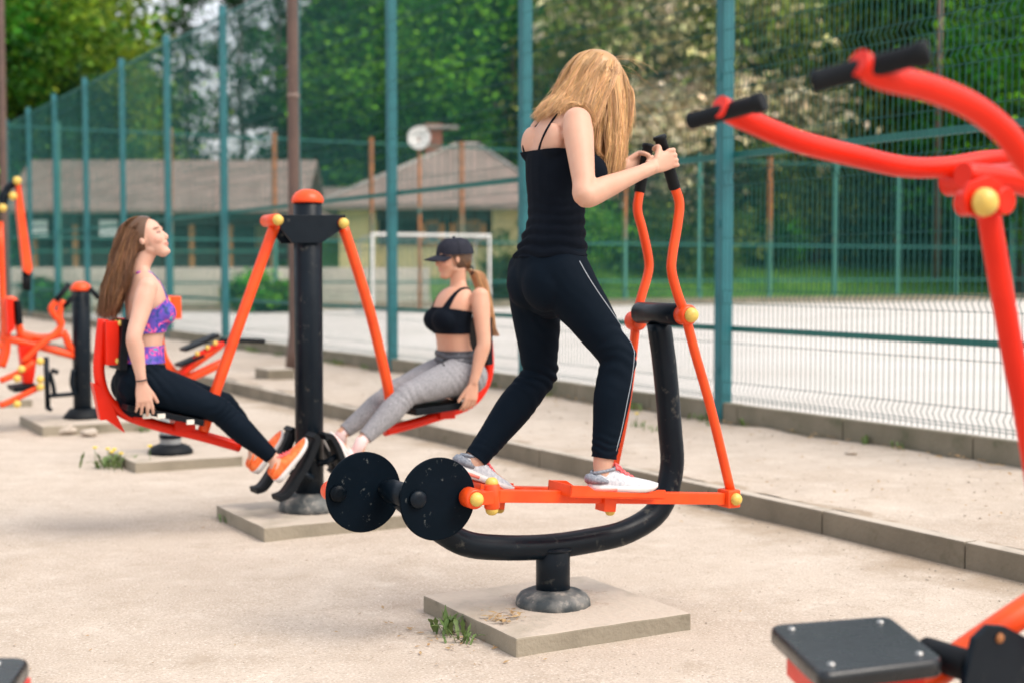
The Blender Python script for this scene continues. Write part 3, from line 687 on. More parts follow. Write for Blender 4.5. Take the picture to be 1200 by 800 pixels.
def weed(p, n, h, label, flowers=0, seed=0, spread=.08):
    rd = random.Random(seed); o = empty('weed', p, label, 'weed'); bm = bmesh.new()
    for i in range(n):
        a = rd.uniform(0, 6.28); ln = h*rd.uniform(.6, 1.2); b = V(p)+V((rd.gauss(0, spread*.4), rd.gauss(0, spread*.4), -.005)); d = V((math.cos(a), math.sin(a), 0)); lean = rd.uniform(.3, 1.2)
        prev = None; w = h*.10; side = d.cross(ZZ)
        for j in range(6):
            t = j/5; q = b+d*ln*lean*t*.8+ZZ*ln*(t*(1.3-.75*t*lean)); ww = w*math.sin(math.pi*(.12+.85*t))*(1.25 if j % 2 else .7)
            cur = (bm.verts.new(q-side*ww), bm.verts.new(q+ZZ*-.002), bm.verts.new(q+side*ww))
            if prev:
                for s in (0, 1): bm.faces.new((prev[s], prev[s+1], cur[s+1], cur[s]))
            prev = cur
    me = bpy.data.meshes.new('leaves'); bm.to_mesh(me); bm.free(); link_mesh('leaves', me, 'weed_green', o)
    for i in range(flowers):
        q = V(p)+V((rd.gauss(0, spread), rd.gauss(0, spread), h*rd.uniform(.8, 1.3)))
        MB().tube([V((q.x, q.y, p[2])), q], .002, 5).build('stem', 'weed_green', o); MB().lathe(q, [(.004, 0), (.016, .006), (.014, .012), (.003, .014)], 10).build('flower', 'dandelion_yellow', o)
wp = onZ(527, 742, 0); weed(wp+AU*.02, 26, .085, 'ragged green weed at the left side of the concrete pad under the elliptical trainer', 0, 1, .07)
weed(onZ(548, 752, 0), 14, .055, 'small low weed next to the ragged one by the same pad', 0, 2, .05)
weed(onZ(131, 547, 0), 34, .11, 'weed with yellow flowers at the corner of the second concrete pad from the left', 6, 3, .14)
weed(onZ(268, 610, 0), 14, .06, 'small weed against the left side of the leg press pad', 0, 4, .05)
weed(onZ(166, 505, 0), 16, .07, 'little weed in front of the leftmost pad', 0, 5, .06)
weed(onZ(725, 495, .11), 14, .06, 'dandelion on the sandy strip between the blonde woman\'s legs and the fence', 2, 6, .05)
weed(onZ(748, 500, .11), 12, .07, 'green tuft at the foot of the plinth beside the dandelion', 0, 7, .08)
weed(onZ(832, 498, .11), 10, .06, 'tuft of weeds just left of the nearest fence post foot', 0, 8, .10)
weed(onZ(765, 505, .11), 12, .06, 'low weeds behind the black upright of the elliptical trainer', 0, 9, .12)
for px, py, z, s, lb in ((997, 532, .11, .028, 'pale stone lying alone on the sandy strip at right'), (76, 508, 0, .075, 'broad flat grey stone in front of the leftmost pad'), (104, 510, 0, .05, 'smaller rounded stone beside the flat one')):
    p = onZ(px, py, z); k = MB(); k.ball(p+ZZ*s*.4, s, n=9, sc=(1.3, .9, .6))
    for v in k.bm.verts: v.co += noise.noise_vector(v.co*18)*s*.3
    tag(k.build('stone', 'stone_pale', loc=p), lb, 'stone')

# sparse weeds along the plinth, and loose soil lying on the two nearer pads
rd = random.Random(77); bm = bmesh.new()
for i in range(46):
    c = rd.uniform(6.2, 20); q = L(PV-.07-abs(rd.gauss(0, .05)), c, .115)
    for j in range(rd.randint(4, 13)):
        a = rd.uniform(0, 6.28); ln = rd.uniform(.03, .085); d = V((math.cos(a), math.sin(a), 0)); b_ = q+V((rd.gauss(0, .03), rd.gauss(0, .03), 0)); s_ = d.cross(ZZ)*ln*.09
        m_ = b_+d*ln*.3+ZZ*ln*.7; t_ = b_+d*ln*.8+ZZ*ln*rd.uniform(.5, 1.1)
        vs = [bm.verts.new(x) for x in (b_-s_, b_+s_, m_+s_*1.2, m_-s_*1.2, t_)]; bm.faces.new(vs[:4]); bm.faces.new((vs[3], vs[2], vs[4]))
me = bpy.data.meshes.new('weeds'); bm.to_mesh(me); bm.free(); tag(link_mesh('weeds', me, 'weed_green'), 'sparse low weeds along the foot of the fence plinth', 'weeds', kind='stuff')
def soil(a, c, size, h, seed, name_lab, off=(0, 0)):
    n = 60; vs = []; fs = []
    for j in range(n+1):
        for i in range(n+1):
            x, y = (i/n-.5)*size, (j/n-.5)*size; r = math.hypot(x-off[0], y-off[1])/(size*.5)
            z = .0605-.006+h*max(0, 1.0-r*1.05)**.8*(.7+.6*noise.noise(V((x*9, y*9, seed))))+.004*noise.noise(V((x*40, y*40, seed)))
            z = min(z, .0605+h) if r < 1 else .05
            p = L(a+x, c+y, z); vs.append(p)
    for j in range(n):
        for i in range(n): q = j*(n+1)+i; fs.append((q, q+1, q+n+2, q+n+1))
    tag(link_mesh('soil', np_mesh('soil', vs, fs), 'sandy_ground'), name_lab, 'soil', kind='stuff')
soil(2.62, 4.36, .56, .020, 2, 'loose sandy soil lying round the foot of the elliptical trainer', (.03, .02))
soil(2.56, 6.64, .5, .016, 9, 'loose sandy soil round the foot of the black pillar')
litter(46, lambda rd: (lambda p: V((p.x+rd.gauss(0, .035), p.y+rd.gauss(0, .05), .068+rd.uniform(0, .008))))(onZ(590, 722, .07)), 'leaf_litter', 'brown leaf scraps on the pad of the elliptical trainer', seed=21, sz=.016)
litter(60, lambda rd: (lambda p: V((p.x, p.y, gz(p.x, p.y)+.006)))(L(2.14+rd.gauss(0, .09), 4.30+rd.gauss(0, .2), 0)), 'leaf_litter', 'brown scraps beside the left edge of the near pad', seed=22, sz=.011)
# ---------------------------------------------------------------- machines (all of one outdoor gym row)
def concrete_pad(a, c, label, s=.70, h=.06):
    k = MB(); k.box(L(a, c, h/2-.06), (s, s, h+.12), bev=.006)
    bmesh.ops.subdivide_edges(k.bm, edges=[e for e in k.bm.edges if e.calc_length() > .3], cuts=14, use_grid_fill=True)
    for v in k.bm.verts:
        n3 = noise.noise_vector(v.co*9); v.co += V((n3.x*.003, n3.y*.003, n3.z*.0025))
    return tag(k.build('concrete_pad', 'pad_concrete', loc=L(a, c, 0)), label, 'concrete pad', 'concrete pads under the gym machines')
def knob(p, r, par, ax=None, name='cap_nut'):
    ax = ax or -AU; q = V(p); k = MB()
    k.lathe(q, [(r*.92, -.004), (r, .002), (r*.97, r*.35), (r*.82, r*.68), (r*.5, r*.92), (r*.15, r)], 18, axis=ax)
    return k.build(name, 'yellow_plastic', par)
def atU(p, c): return V(p) + AU*(c - V(p).dot(AU))          # same place, other plane
# ============ elliptical trainer (middle of the picture)
MC = 4.327; CN, CF = MC-.165, MC+.165
concrete_pad(2.585, MC, 'square concrete pad carrying the elliptical trainer the blonde woman uses')
base = onU(648, 697, MC); base.z = .06
mt = empty('elliptical_trainer', base, 'orange and black outdoor elliptical trainer in the middle, the blonde woman stands on it', 'exercise machine', 'outdoor gym machines')
k = MB(); k.lathe(base-ZZ*.01, [(.128, 0), (.135, .012), (.132, .032), (.118, .05), (.09, .062), (.066, .068)], 36)
for v in k.bm.verts: v.co += noise.noise_vector(v.co*14)*.004
k.build('base_flange', 'worn_rubber', mt)
fr_px = [(772, 378), (779, 430), (785, 500), (787, 550), (772, 596), (735, 622), (690, 633), (640, 640), (585, 641), (545, 636), (512, 617), (488, 596), (470, 580)]
FP = [V(p) for p in catmull([onU(x, y, MC) for x, y in fr_px], 5)]
MB().tube(FP, .045, 24).build('frame_tube', 'black_paint', mt)
st = onU(646, 640, MC)
MB().cyl(V((base.x, base.y, .10)), V((base.x, base.y, st.z)), .061, 32).build('stem', 'black_paint', mt)
k = MB(); k.tube([V((base.x, base.y, st.z-.012)), V((base.x, base.y, st.z-.004))], .067, 32); k.build('weld_ring', 'black_paint', mt)
# crank axle and discs
hubN = onU(488, 584, MC-.128); DN = onU(513, 584, MC-.128); hubF = atU(hubN, MC+.128)
DF = onU(426, 576, MC+.128)
MB().cyl(atU(hubN, MC-.12), atU(hubN, MC+.12), .029, 26).build('axle', 'black_paint', mt)
MB().cyl(atU(hubN, MC-.07), atU(hubN, MC+.07), .040, 26).build('bearing', 'black_paint', mt)
def disc(c0, r, hub, crank, plane):
    k = MB(); k.cyl(atU(c0, plane-.006), atU(c0, plane+.006), r, 64, .003); d = k.build('crank_disc', 'scratched_black', mt)
    for q in (hub, crank):
        k = MB(); k.lathe(atU(q, plane-.005), [(.030, 0), (.030, .010), (.026, .018), (.010, .020)], 24, axis=-AU); k.build('boss', 'black_paint', d)
    return d
crN, crF = onU(553, 583, MC-.128), onU(395, 577, MC+.128)
disc(DN, .138, hubN, crN, MC-.128); disc(DF, .138, crF, crF, MC+.128)
def box_bar(name, p, q, w, h, m, par, bev=.003):
    p, q = V(p), V(q); d = (q-p).normalized(); s = d.cross(ZZ).normalized(); u = s.cross(d)
    k = MB(); k.box((p+q)/2, ((q-p).length, w, h), (d, s, u), bev); return k.build(name, m, par)
def pedal_side(plane, crank, joint, tray0, tray1, up_px, grip_px, low_px, near):
    o = atU(crank, plane)
    k = MB(); k.cyl(atU(o, plane-.03), atU(o, plane+.035), .034, 26, .006); b = k.build('crank_sleeve', 'orange_paint', mt)
    knob(atU(o, plane-.030)-AU*.001 if near else atU(o, plane-.03), .024, b)
    x0 = o + AV*.075; k = MB(); k.cyl(x0-ZZ*.042, x0+ZZ*.042, .026, 22, .004); y = k.build('yoke', 'orange_paint', mt)
    box_bar('yoke_arm', atU(o, plane)+AV*.02, atU(x0, plane), .05, .045, 'orange_paint', y)
    knob(atU(x0, plane)+ZZ*.042, .022, y, ZZ); knob(atU(x0, plane)-ZZ*.042, .022, y, -ZZ)
    j = atU(joint, plane); x0 = atU(x0, plane)
    box_bar('pedal_bar', x0+AV*.02, j-AV*.02, .032, .042, 'orange_paint', mt)
    k = MB(); k.box(j+AV*.008, (.055, .07, .066), bev=.006); jb = k.build('joint_block', 'orange_paint', mt)
    knob(j-AU*.035+AV*.012, .023, jb)
    # foot tray
    t0, t1 = atU(tray0, plane), atU(tray1, plane); d = (t1-t0).normalized(); s = AU; u = s.cross(d)*-1
    if u.z < 0: u = -u
    Ln = (t1-t0).length; k = MB()
    k.box((t0+t1)/2-u*.004, (Ln, .15, .008), (d, s, u), .002)
    for sg in (-1, 1): k.prism([t0+s*sg*.075-u*.006, t1+s*sg*.075-u*.006, t1+s*sg*.075+u*.026, t1-d*.03+s*sg*.075+u*.026, t1-d*.07+s*sg*.075+u*.012, t0+d*.10+s*sg*.075+u*.016, t0+d*.07+s*sg*.075+u*.032, t0+s*sg*.075+u*.032], -s*sg*.006)
    k.box(t0+d*.003+u*.014, (.006, .15, .038), (d, s, u), .001); tr = k.build('foot_tray', 'orange_paint', mt)
    k = MB()
    for i in range(9): k.box(t0+d*(Ln*(.12+.09*i))+u*.002, (.008, .12, .004), (d, s, u), 0)
    k.build('grip_ribs', 'orange_paint', tr)
    k = MB(); k.box((t0+t1)/2-u*.036, (.05, .06, .05), (d, s, u), .004); k.build('tray_bracket', 'orange_paint', tr)
    knob((t0+t1)/2-u*.060+d*.02, .018, tr, -ZZ)
    # hand lever
    up = [onU(x, y, plane) for x, y in up_px]; low = [onU(x, y, plane) for x, y in low_px]
    MB().tube([V(p) for p in catmull(up, 6)], .0175, 18).build('lever', 'orange_paint', mt)
    MB().tube([V(p) for p in catmull(low, 5)], .0175, 18).build('lever_link', 'orange_paint', mt)
    g = [onU(x, y, plane) for x, y in grip_px]; gd = (g[1]-g[0]).normalized()
    k = MB(); k.tube([g[0], g[0]+gd*.004, g[1]-gd*.01, g[1]-gd*.008, g[1]+gd*.002, g[1]+gd*.005], [.0185, .0215, .0205, .0245, .0245, .021], 20); k.build('hand_grip', 'rubber_black', mt)
    pv = up[0]; k = MB(); k.cyl(pv-AU*.032, pv+AU*.032, .036, 26, .008); pb = k.build('lever_hub', 'orange_paint', mt)
    knob(pv-AU*.033, .027, pb) if near else None
    return up, g
upN, gN = pedal_side(CN-.01, onU(553, 583, CN-.01), onU(852, 583, CN-.01), onU(655, 576, CN-.01), onU(765, 579, CN-.01),
    [(803, 369), (794, 345), (787, 318), (788, 298), (794, 262), (796, 238), (790, 218)], [(791, 222), (773, 161)], [(803, 369), (815, 415), (833, 478), (857, 578)], True)
upF, gF = pedal_side(CF, crF, onU(713, 577, CF), onU(551, 574, CF), onU(612, 577, CF),
    [(745, 376), (751, 350), (759, 322), (760, 304), (753, 270), (747, 246), (750, 222)], [(749, 226), (760, 171)], [(745, 376), (742, 410), (731, 490), (714, 572)], False)
k = MB(); a0 = V(upN[0]); k.cyl(a0+AU*.02, atU(a0, MC+.12), .040, 32, .006); k.build('pivot_housing', 'black_paint', mt)

# ============ leg press with two hanging seats
SC, SA = 6.64, 2.55
concrete_pad(SA, SC, 'square concrete pad carrying the black pillar of the leg press', .73)
pb = L(SA, SC, .06)
ps = empty('leg_press_station', pb, 'black pillar leg press with orange arms hanging two seats, used by the two sitting women', 'exercise machine', 'outdoor gym machines')
k = MB(); k.lathe(pb-ZZ*.01, [(.150, 0), (.155, .03), (.140, .075), (.085, .10)], 32); k.build('base_flange', 'worn_rubber', ps)
ztop = onU(359, 237, SC).z
k = MB(); k.cyl(pb+ZZ*.03, L(SA, SC, ztop), .070, 40); k.build('pillar', 'black_paint', ps)
k = MB(); k.lathe(L(SA, SC, ztop-.005), [(.078, 0), (.080, .012), (.074, .032), (.058, .052), (.035, .064), (.010, .068)], 32); k.build('pillar_cap', 'orange_paint', ps)
pl_px = [(328, 252), (405, 252), (405, 262), (402, 268), (377, 285), (343, 285), (329, 268)]
k = MB(); k.prism([onU(x, y, SC-.085) for x, y in pl_px], AU*.012, .002); k.build('bracket_plate', 'black_paint', ps)
k = MB(); k.prism([onU(x, y, SC-.085)+AU*.158 for x, y in pl_px], AU*.012, .002); k.build('bracket_plate', 'black_paint', ps)
for px, py in ((325, 258), (402, 262)):
    q = onU(px, py, SC-.085); k = MB(); k.cyl(q, atU(q, SC+.085), .030, 24); sl = k.build('pivot_sleeve', 'orange_paint', ps); knob(q-AU*.006, .027, sl)
def seat_unit(arm, frame, pad, back, plate, seatpad, bolts):
    A = [onU(x, y, SC) for x, y in arm]; MB().tube([V(p) for p in catmull(A, 6)], .027, 20).build('hanging_arm', 'orange_paint', ps)
    F = [onU(x, y, SC) for x, y in frame]; MB().tube([V(p) for p in catmull(F, 6)], .026, 20).build('seat_frame', 'red_paint', ps)
    def slab(poly, cn, w, m, name, par=ps, bev=.004):
        k = MB(); k.prism([onU(x, y, cn) for x, y in poly], AU*w, bev); return k.build(name, m, par)
    slab(back, SC-.11, .21, 'pad_black', 'backrest')
    slab(seatpad, SC-.16, .32, 'pad_black', 'seat')
    if plate:
        p_ = slab(plate, SC-.085, .13, 'red_paint', 'back_bracket', bev=.002)
        q0 = onU(plate[0][0], plate[0][1], SC-.085); q1 = onU(plate[-1][0], plate[-1][1], SC-.085)
        for t in (.10, .86):
            for s_ in (.02, .09): knob(q0.lerp(q1, t)+AU*s_, .015, p_, -AV)
        k = MB(); k.box(q0.lerp(q1, .5)+AU*.065-AV*.03, (.06, .10, .20), bev=.004); k.build('back_mount', 'red_paint', p_)
seat_unit([(322, 264), (300, 325), (276, 392), (252, 460), (238, 505)], [(121, 374), (118, 400), (116, 436), (124, 464), (146, 484), (185, 498), (235, 510), (281, 523)],
    None, [(144, 374), (153, 375), (149, 434), (140, 433)], [(143, 373), (146, 373), (142, 432), (139, 431)], [(150, 474), (240, 492), (239, 499), (149, 481)], [(131, 378), (139, 378), (137, 421)])
seat_unit([(402, 266), (416, 308), (433, 364), (447, 420), (456, 462), (458, 496)], [(572, 400), (573, 432), (566, 455), (550, 473), (520, 485), (480, 497), (450, 505)],
    None, [(569, 374), (577, 372), (578, 427), (571, 428)], None, [(487, 479), (550, 471), (550, 478), (488, 487)], [])
# spacer brackets between seat and frame
for (x, y, w) in ((160, 485, 12), (214, 497, 22), (520, 484, 20)):
    k = MB(); k.box(onU(x, y, SC), (w/230, .10, .05), bev=.003); k.build('seat_bracket', 'red_paint', ps)
# rubber stop and its plate under the left seat
k = MB(); k.prism([onU(x, y, SC-.03) for x, y in ((109, 448), (117, 452), (133, 478), (147, 507), (126, 491), (118, 492))], AU*.06, .002); k.build('stop_plate', 'red_paint', ps)
for x, y, c in ((172, 487, SC-.17), (189, 487, SC-.17), (223, 494, SC-.17)):
    k = MB(); k.box(onU(x, y, c), (.035, .012, .022), bev=.002); k.build('seat_edge_clip', 'white_tag', ps)
# foot rests: bent rubber plates on short arms each side of the pillar
FR = {}
def footrest(pts, c, w=.11, name='foot_rest'):
    P = [onU(x, y, c) for x, y in pts]; P = [V(p) for p in catmull(P, 6)]
    k = MB(); rings = []
    for i, p in enumerate(P):
        t = (P[min(i+1, len(P)-1)]-P[max(i-1, 0)]).normalized(); n = t.cross(AU).normalized()
        rings.append([k.bm.verts.new(p+AU*s*w/2+n*h) for s, h in ((-1, -.013), (1, -.013), (1, .013), (-1, .013))])
    for a, b in zip(rings, rings[1:]):
        for q in range(4):
            f = k.bm.faces.new((a[q], a[(q+1) % 4], b[(q+1) % 4], b[q])); f.smooth = q % 2 == 0
    k.bm.faces.new(rings[0][::-1]); k.bm.faces.new(rings[-1])
    o = k.build(name, 'rubber_black', ps); m = P[len(P)//2]
    q = L(SA + (.05 if m.dot(AV) > SA else -.05), m.dot(AU), m.z-.03)
    k = MB(); k.tube([m, q, L(SA, SC, m.z-.06)], .016, 10); k.build('foot_rest_arm', 'black_paint', ps); return P
FLn = footrest([(323, 583), (334, 578), (345, 562), (357, 542), (368, 515), (364, 508)], SC-.15)
FLf = footrest([(297, 574), (307, 570), (317, 556), (330, 533), (341, 507), (338, 501)], SC+.15)
FRn = footrest([(377, 511), (384, 510), (392, 522), (400, 543), (408, 560), (404, 566)], SC-.13)
FRf = footrest([(360, 503), (367, 503), (375, 514), (384, 532), (392, 548), (389, 553)], SC+.15)

# ============ small helpers for the background machines
def tubes(name, par, m, paths, c, r, n=12):
    for pts in paths: MB().tube([V(p) for p in catmull([onU(x, y, c) for x, y in pts], 4)] if len(pts) > 2 else [onU(x, y, c) for x, y in pts], r, n).build(name, m, par)
def slabc(name, par, m, poly, c, w, bev=.004):
    k = MB(); k.prism([onU(x, y, c)-AU*w/2 for x, y in poly], AU*w, bev); return k.build(name, m, par)
# ---- machine behind the left woman
C3 = 9.15
concrete_pad(2.58, C3, 'square concrete pad behind the sitting brown haired woman', .69)
b3 = onU(200, 529, C3); b3.z = .06
m3 = empty('stepper_bench', b3, 'orange bench machine with black foot plates on a pale post behind the brown haired woman', 'exercise machine', 'outdoor gym machines')
MB().lathe(b3-ZZ*.01, [(.14, 0), (.145, .03), (.12, .06), (.08, .075)], 28).build('base_flange', 'rubber_black', m3)
MB().cyl(b3+ZZ*.03, V((b3.x, b3.y, onU(200, 440, C3).z)), .068, 28).build('post', 'grey_steel', m3)
MB().cyl(V((b3.x, b3.y, .16)), V((b3.x, b3.y, .19)), .073, 28).build('collar', 'black_paint', m3)
tubes('frame_tube', m3, 'orange_paint', [[(186, 376), (187, 398), (192, 420), (205, 438), (215, 442)], [(200, 446), (230, 424), (258, 404)], [(195, 450), (225, 441), (262, 424)]], C3, .03)
tubes('handle_bar', m3, 'rubber_black', [[(258, 399), (285, 399), (310, 400)]], C3-.1, .016)
slabc('backrest', m3, 'orange_paint', [(190, 347), (206, 347), (207, 373), (193, 374)], C3, .24)
k = MB()
for p in ((196, 352), (196, 368)): knob(onU(p[0], p[1], C3-.125), .02, m3)
k.bm.free()
for i, (x, y) in enumerate(((228, 404), (240, 398), (222, 422))):
    q = onU(x, y, C3-.1+.12*(i % 2)); f = MB(); f.box(q, (.17, .14, .02), (V(AV*.9+ZZ*.35).normalized(), AU, V(ZZ*.9-AV*.35).normalized()), .004); fp = f.build('foot_plate', 'pad_black', m3)
tubes('pedal_arm', m3, 'red_paint', [[(212, 440), (236, 414), (262, 403)]], C3-.14, .018)
for x, y in ((231, 414), (243, 407), (252, 402)): knob(onU(x, y, C3-.16), .016, m3)
# ---- hand bike behind: black post with orange cap
C4 = 11.6
concrete_pad(2.6, C4, 'leftmost concrete pad, under the short black post with an orange cap', .95, .07)
b4 = onU(97, 489, C4); b4.z = .07
m4 = empty('pedal_trainer', b4, 'orange pedal and seat trainer around the short black post with an orange cap', 'exercise machine', 'outdoor gym machines')
MB().lathe(b4-ZZ*.01, [(.15, 0), (.15, .03), (.10, .09)], 26).build('base_flange', 'rubber_black', m4)
zt = onU(97, 341, C4).z
MB().cyl(b4+ZZ*.03, V((b4.x, b4.y, zt)), .071, 28).build('pillar', 'black_paint', m4)
MB().lathe(V((b4.x, b4.y, zt)), [(.080, 0), (.083, .015), (.072, .045), (.045, .068), (.01, .075)], 26).build('pillar_cap', 'orange_paint', m4)
tubes('handle_arm', m4, 'orange_paint', [[(66, 353), (60, 362), (66, 372), (72, 378), (66, 390), (46, 405), (27, 424)], [(74, 352), (70, 366), (70, 380)]], C4-.1, .026)
tubes('hand_grip', m4, 'rubber_black', [[(66, 352), (81, 333)], [(75, 360), (90, 343)], [(105, 338), (116, 350)]], C4-.12, .02)
tubes('seat_frame', m4, 'orange_paint', [[(2, 430), (8, 405), (6, 350)], [(0, 395), (40, 404), (92, 418)], [(20, 390), (50, 396), (78, 390)], [(6, 352), (18, 355), (24, 390), (38, 398)], [(76, 392), (82, 406), (90, 412)]], C4, .03)
slabc('backrest', m4, 'red_paint', [(4, 350), (12, 350), (14, 385), (6, 392)], C4, .25)
slabc('backrest_pad', m4, 'pad_black', [(15, 352), (20, 352), (23, 378), (18, 381)], C4, .30)
slabc('seat_post', m4, 'red_paint', [(21, 405), (44, 404), (38, 448), (26, 448)], C4, .1)
slabc('seat', m4, 'pad_black', [(11, 452), (38, 448), (40, 455), (14, 458)], C4, .28)
tubes('lower_arm', m4, 'orange_paint', [[(0, 446), (22, 436), (40, 424)], [(0, 475), (20, 466), (44, 454)]], C4-.15, .024)
for x, y in ((47, 423), (25, 432), (20, 443), (47, 444), (47, 453), (20, 473)): knob(onU(x, y, C4-.20), .030, m4)
k = MB(); q0, q1 = onU(54, 418, C4-.1), onU(56, 478, C4-.1)
k.tube([q0, q1], .022, 10).tube([q1, q1+AU*-.1], .018, 8); k.build('pedal_crank', 'black_paint', m4)
tubes('pedal_crank', m4, 'black_paint', [[(54, 464), (62, 463), (86, 461)], [(58, 435), (62, 450), (64, 463)], [(86, 432), (84, 448), (88, 462)], [(60, 433), (68, 436)]], C4-.05, .018)
# ---- lat pull machine at far left
C5 = 14.0
b5 = onU(-16, 470, C5); b5.z = 0
m5 = empty('pull_down_machine', b5, 'far left pull-down machine with an orange paddle lever hanging from black arms', 'exercise machine', 'outdoor gym machines')
MB().cyl(b5, V((b5.x, b5.y, onU(-16, 200, C5).z)), .09, 26).build('pillar', 'black_paint', m5)
tubes('arm', m5, 'black_paint', [[(-16, 232), (2, 240), (8, 222), (18, 214)], [(-16, 250), (0, 246), (4, 228), (16, 230)]], C5, .035)
slabc('lever', m5, 'orange_paint', [(18, 216), (23, 216), (37, 316), (33, 322), (27, 318), (19, 245)], C5, .12)
tubes('hand_grip', m5, 'rubber_black', [[(29, 318), (29, 340)], [(34, 318), (33, 341)]], C5, .025)
for x, y in ((20, 212), (15, 230), (3, 244)): knob(onU(x, y, C5-.08), .04, m5)
tubes('seat_tube', m5, 'orange_paint', [[(-16, 440), (0, 420), (4, 390), (0, 260)], [(-16, 400), (10, 408)]], C5, .03)
concrete_pad(b5.dot(AV), C5, 'concrete pad of the far left pull-down machine')
# ============ chest press machine reaching in from the right, close to the camera
C6, CnR, CfR = 1.80, 1.57, 2.03
b6 = L(2.55, 1.85, .0)
m6 = empty('pull_machine', b6, 'large red lever machine close to the camera reaching in from the right edge', 'exercise machine', 'outdoor gym machines')
concrete_pad(2.62, 1.85, 'concrete pad of the near red lever machine beyond the right edge')
armA = [onU(x, y, CfR) for x, y in ((842, 125), (875, 141), (935, 166), (1005, 184), (1060, 196), (1110, 196), (1165, 188), (1240, 190))]
armB = [onU(x, y, CnR) for x, y in ((1005, 73), (1035, 90), (1090, 104), (1140, 126), (1178, 156), (1205, 192), (1232, 222))]
MB().tube([V(p) for p in catmull(armA, 6)], .0203, 24).build('lever_arm', 'red_paint', m6)
MB().tube([V(p) for p in catmull(armB, 6)], .0203, 24).build('lever_arm', 'red_paint', m6)
jc = onU(1236, 205, C6)
MB().cyl(atU(jc, CnR-.03), atU(jc, CfR+.03), .028, 24).build('cross_tube', 'red_paint', m6)
MB().tube([V(p) for p in catmull([onU(x, y, C6) for x, y in ((1128, 205), (1165, 208), (1210, 219), (1270, 232))], 5)], .021, 20).build('centre_tube', 'red_paint', m6)
def tgrip(p, p0, p1, r):
    d = (p1-p0).normalized(); k = MB()
    k.tube([p0, p0+d*.004, p0+d*.012, p0+d*.014, p1-d*.022, p1-d*.02, p1-d*.003, p1], [r*.9, r*1.05, r*1.05, r, r, r*1.18, r*1.18, r], 22); return k.build('hand_grip', 'rubber_black', m6)
for end, (xa, ya, xb, yb), c in ((armA[0], (807, 143, 896, 119), CfR), (armB[0], (951, 97, 1090, 61), CnR)):
    # cross grips: the bar runs mostly along the fence direction, left end farther from the lens
    pa = onU(xa, ya, c+.06); pc = onU(xb, yb, c-.07)
    tgrip(pa.lerp(pc, .42), pa, pc, .0155 if c == CfR else .0165)
up = [onU(x, y, C6) for x, y in ((1156, 236), (1172, 330), (1188, 420), (1204, 500), (1222, 620), (1235, 760))]
MB().tube([V(p) for p in catmull(up, 5)], .0205, 24).build('pull_rod', 'red_paint', m6)
for s in (-.040, .040):
    k = MB(); k.prism([onU(x, y, C6+s)-AU*.005 for x, y in ((1128, 230), (1134, 214), (1158, 206), (1173, 215), (1169, 243), (1150, 257), (1131, 250))], AU*.010, .002); k.build('pivot_plate', 'red_paint', m6)
q = onU(1153, 237, C6); k = MB(); k.cyl(atU(q, C6-.052), atU(q, C6+.052), .024, 22); pvt = k.build('pivot', 'red_paint', m6); knob(atU(onU(1155, 237, C6-.06), C6-.054), .025, pvt)
MB().cyl(L(2.62, 1.85, .02), L(2.62, 1.85, 2.0), .07, 32).build('pillar', 'black_paint', m6)
MB().tube([L(2.62, 1.85, 1.62), atU(jc, 1.85)], .04, 16).build('beam', 'black_paint', m6)
# seat: corners on the plane of the seat top
zs = .55; cs = [onZ(x, y, zs) for x, y in ((900, 731), (1042, 720), (1108, 771), (962, 789))]
ctr = sum(cs, V((0, 0, 0)))/4
def roundpoly(P, r, k_=5):
    out = []
    for i in range(len(P)):
        a, p, b = P[i-1], P[i], P[(i+1) % len(P)]
        p0 = p+(a-p).normalized()*r; p1 = p+(b-p).normalized()*r
        for j in range(k_+1): t = j/k_; out.append(p0*(1-t)**2+p*2*t*(1-t)+p1*t*t)
    return out
def pad_seat(cs, par, z_t, name='seat'):
    ctr = sum(cs, V((0, 0, 0)))/4; P = roundpoly(cs, .03); k = MB(); L_ = []
    for s, dz in ((.97, -.034), (1.0, -.030), (1.0, -.010), (.985, -.003), (.955, 0), (.93, -.0015)):
        L_.append([k.bm.verts.new(ctr+(p-ctr)*s+ZZ*dz) for p in P])
    n = len(P)
    for a, b in zip(L_, L_[1:]):
        for i in range(n): f = k.bm.faces.new((a[i], a[(i+1) % n], b[(i+1) % n], b[i])); f.smooth = True
    k.bm.faces.new(L_[0][::-1]); k.bm.faces.new(L_[-1]); s = k.build(name, 'seat_gloss', par)
    for p in cs:
        q = ctr+(p-ctr)*.72; b = MB(); b.lathe(q-ZZ*.002, [(.008, 0), (.0075, .003), (.004, .006), (.001, .0065)], 14); b.build('bolt', 'bolt_metal', s)
    return s
pad_seat(cs, m6, zs)
k = MB(); c2 = [ctr+(p-ctr)*.78-ZZ*.034 for p in cs]; k.prism(c2, -ZZ*.06, .004); k.build('seat_carriage', 'red_paint', m6)
k = MB(); e0 = ctr+(cs[3]-ctr)*.80-ZZ*.05; e1 = ctr+(cs[0]-ctr)*.9-ZZ*.05
k.cyl(onZ(938, 782, .49)-AV*.0, onZ(938, 782, .49)+AV*.02, .018, 16); k.build('stopper', 'rubber_black', m6)
k = MB(); k.tube([V(p) for p in catmull([L(ctr.dot(AV)+.05, ctr.dot(AU), .43), onU(1085, 795, 1.95), onU(1130, 764, 1.93), onU(1200, 716, 1.9), onU(1300, 652, 1.87)], 6)], .028, 22); k.build('seat_tube', 'orange_paint', m6)
k = MB(); k.prism([onU(x, y, 1.82) for x, y in ((1128, 815), (1143, 748), (1160, 732), (1178, 733), (1240, 765), (1250, 850), (1130, 850))], AU*.014, .003); k.build('side_plate', 'black_paint', m6)
q = onU(1171, 747, 1.82); b = MB(); b.lathe(q, [(.010, 0), (.009, .004), (.003, .006)], 14, axis=-AU); b.build('bolt', 'rust_paint', m6)
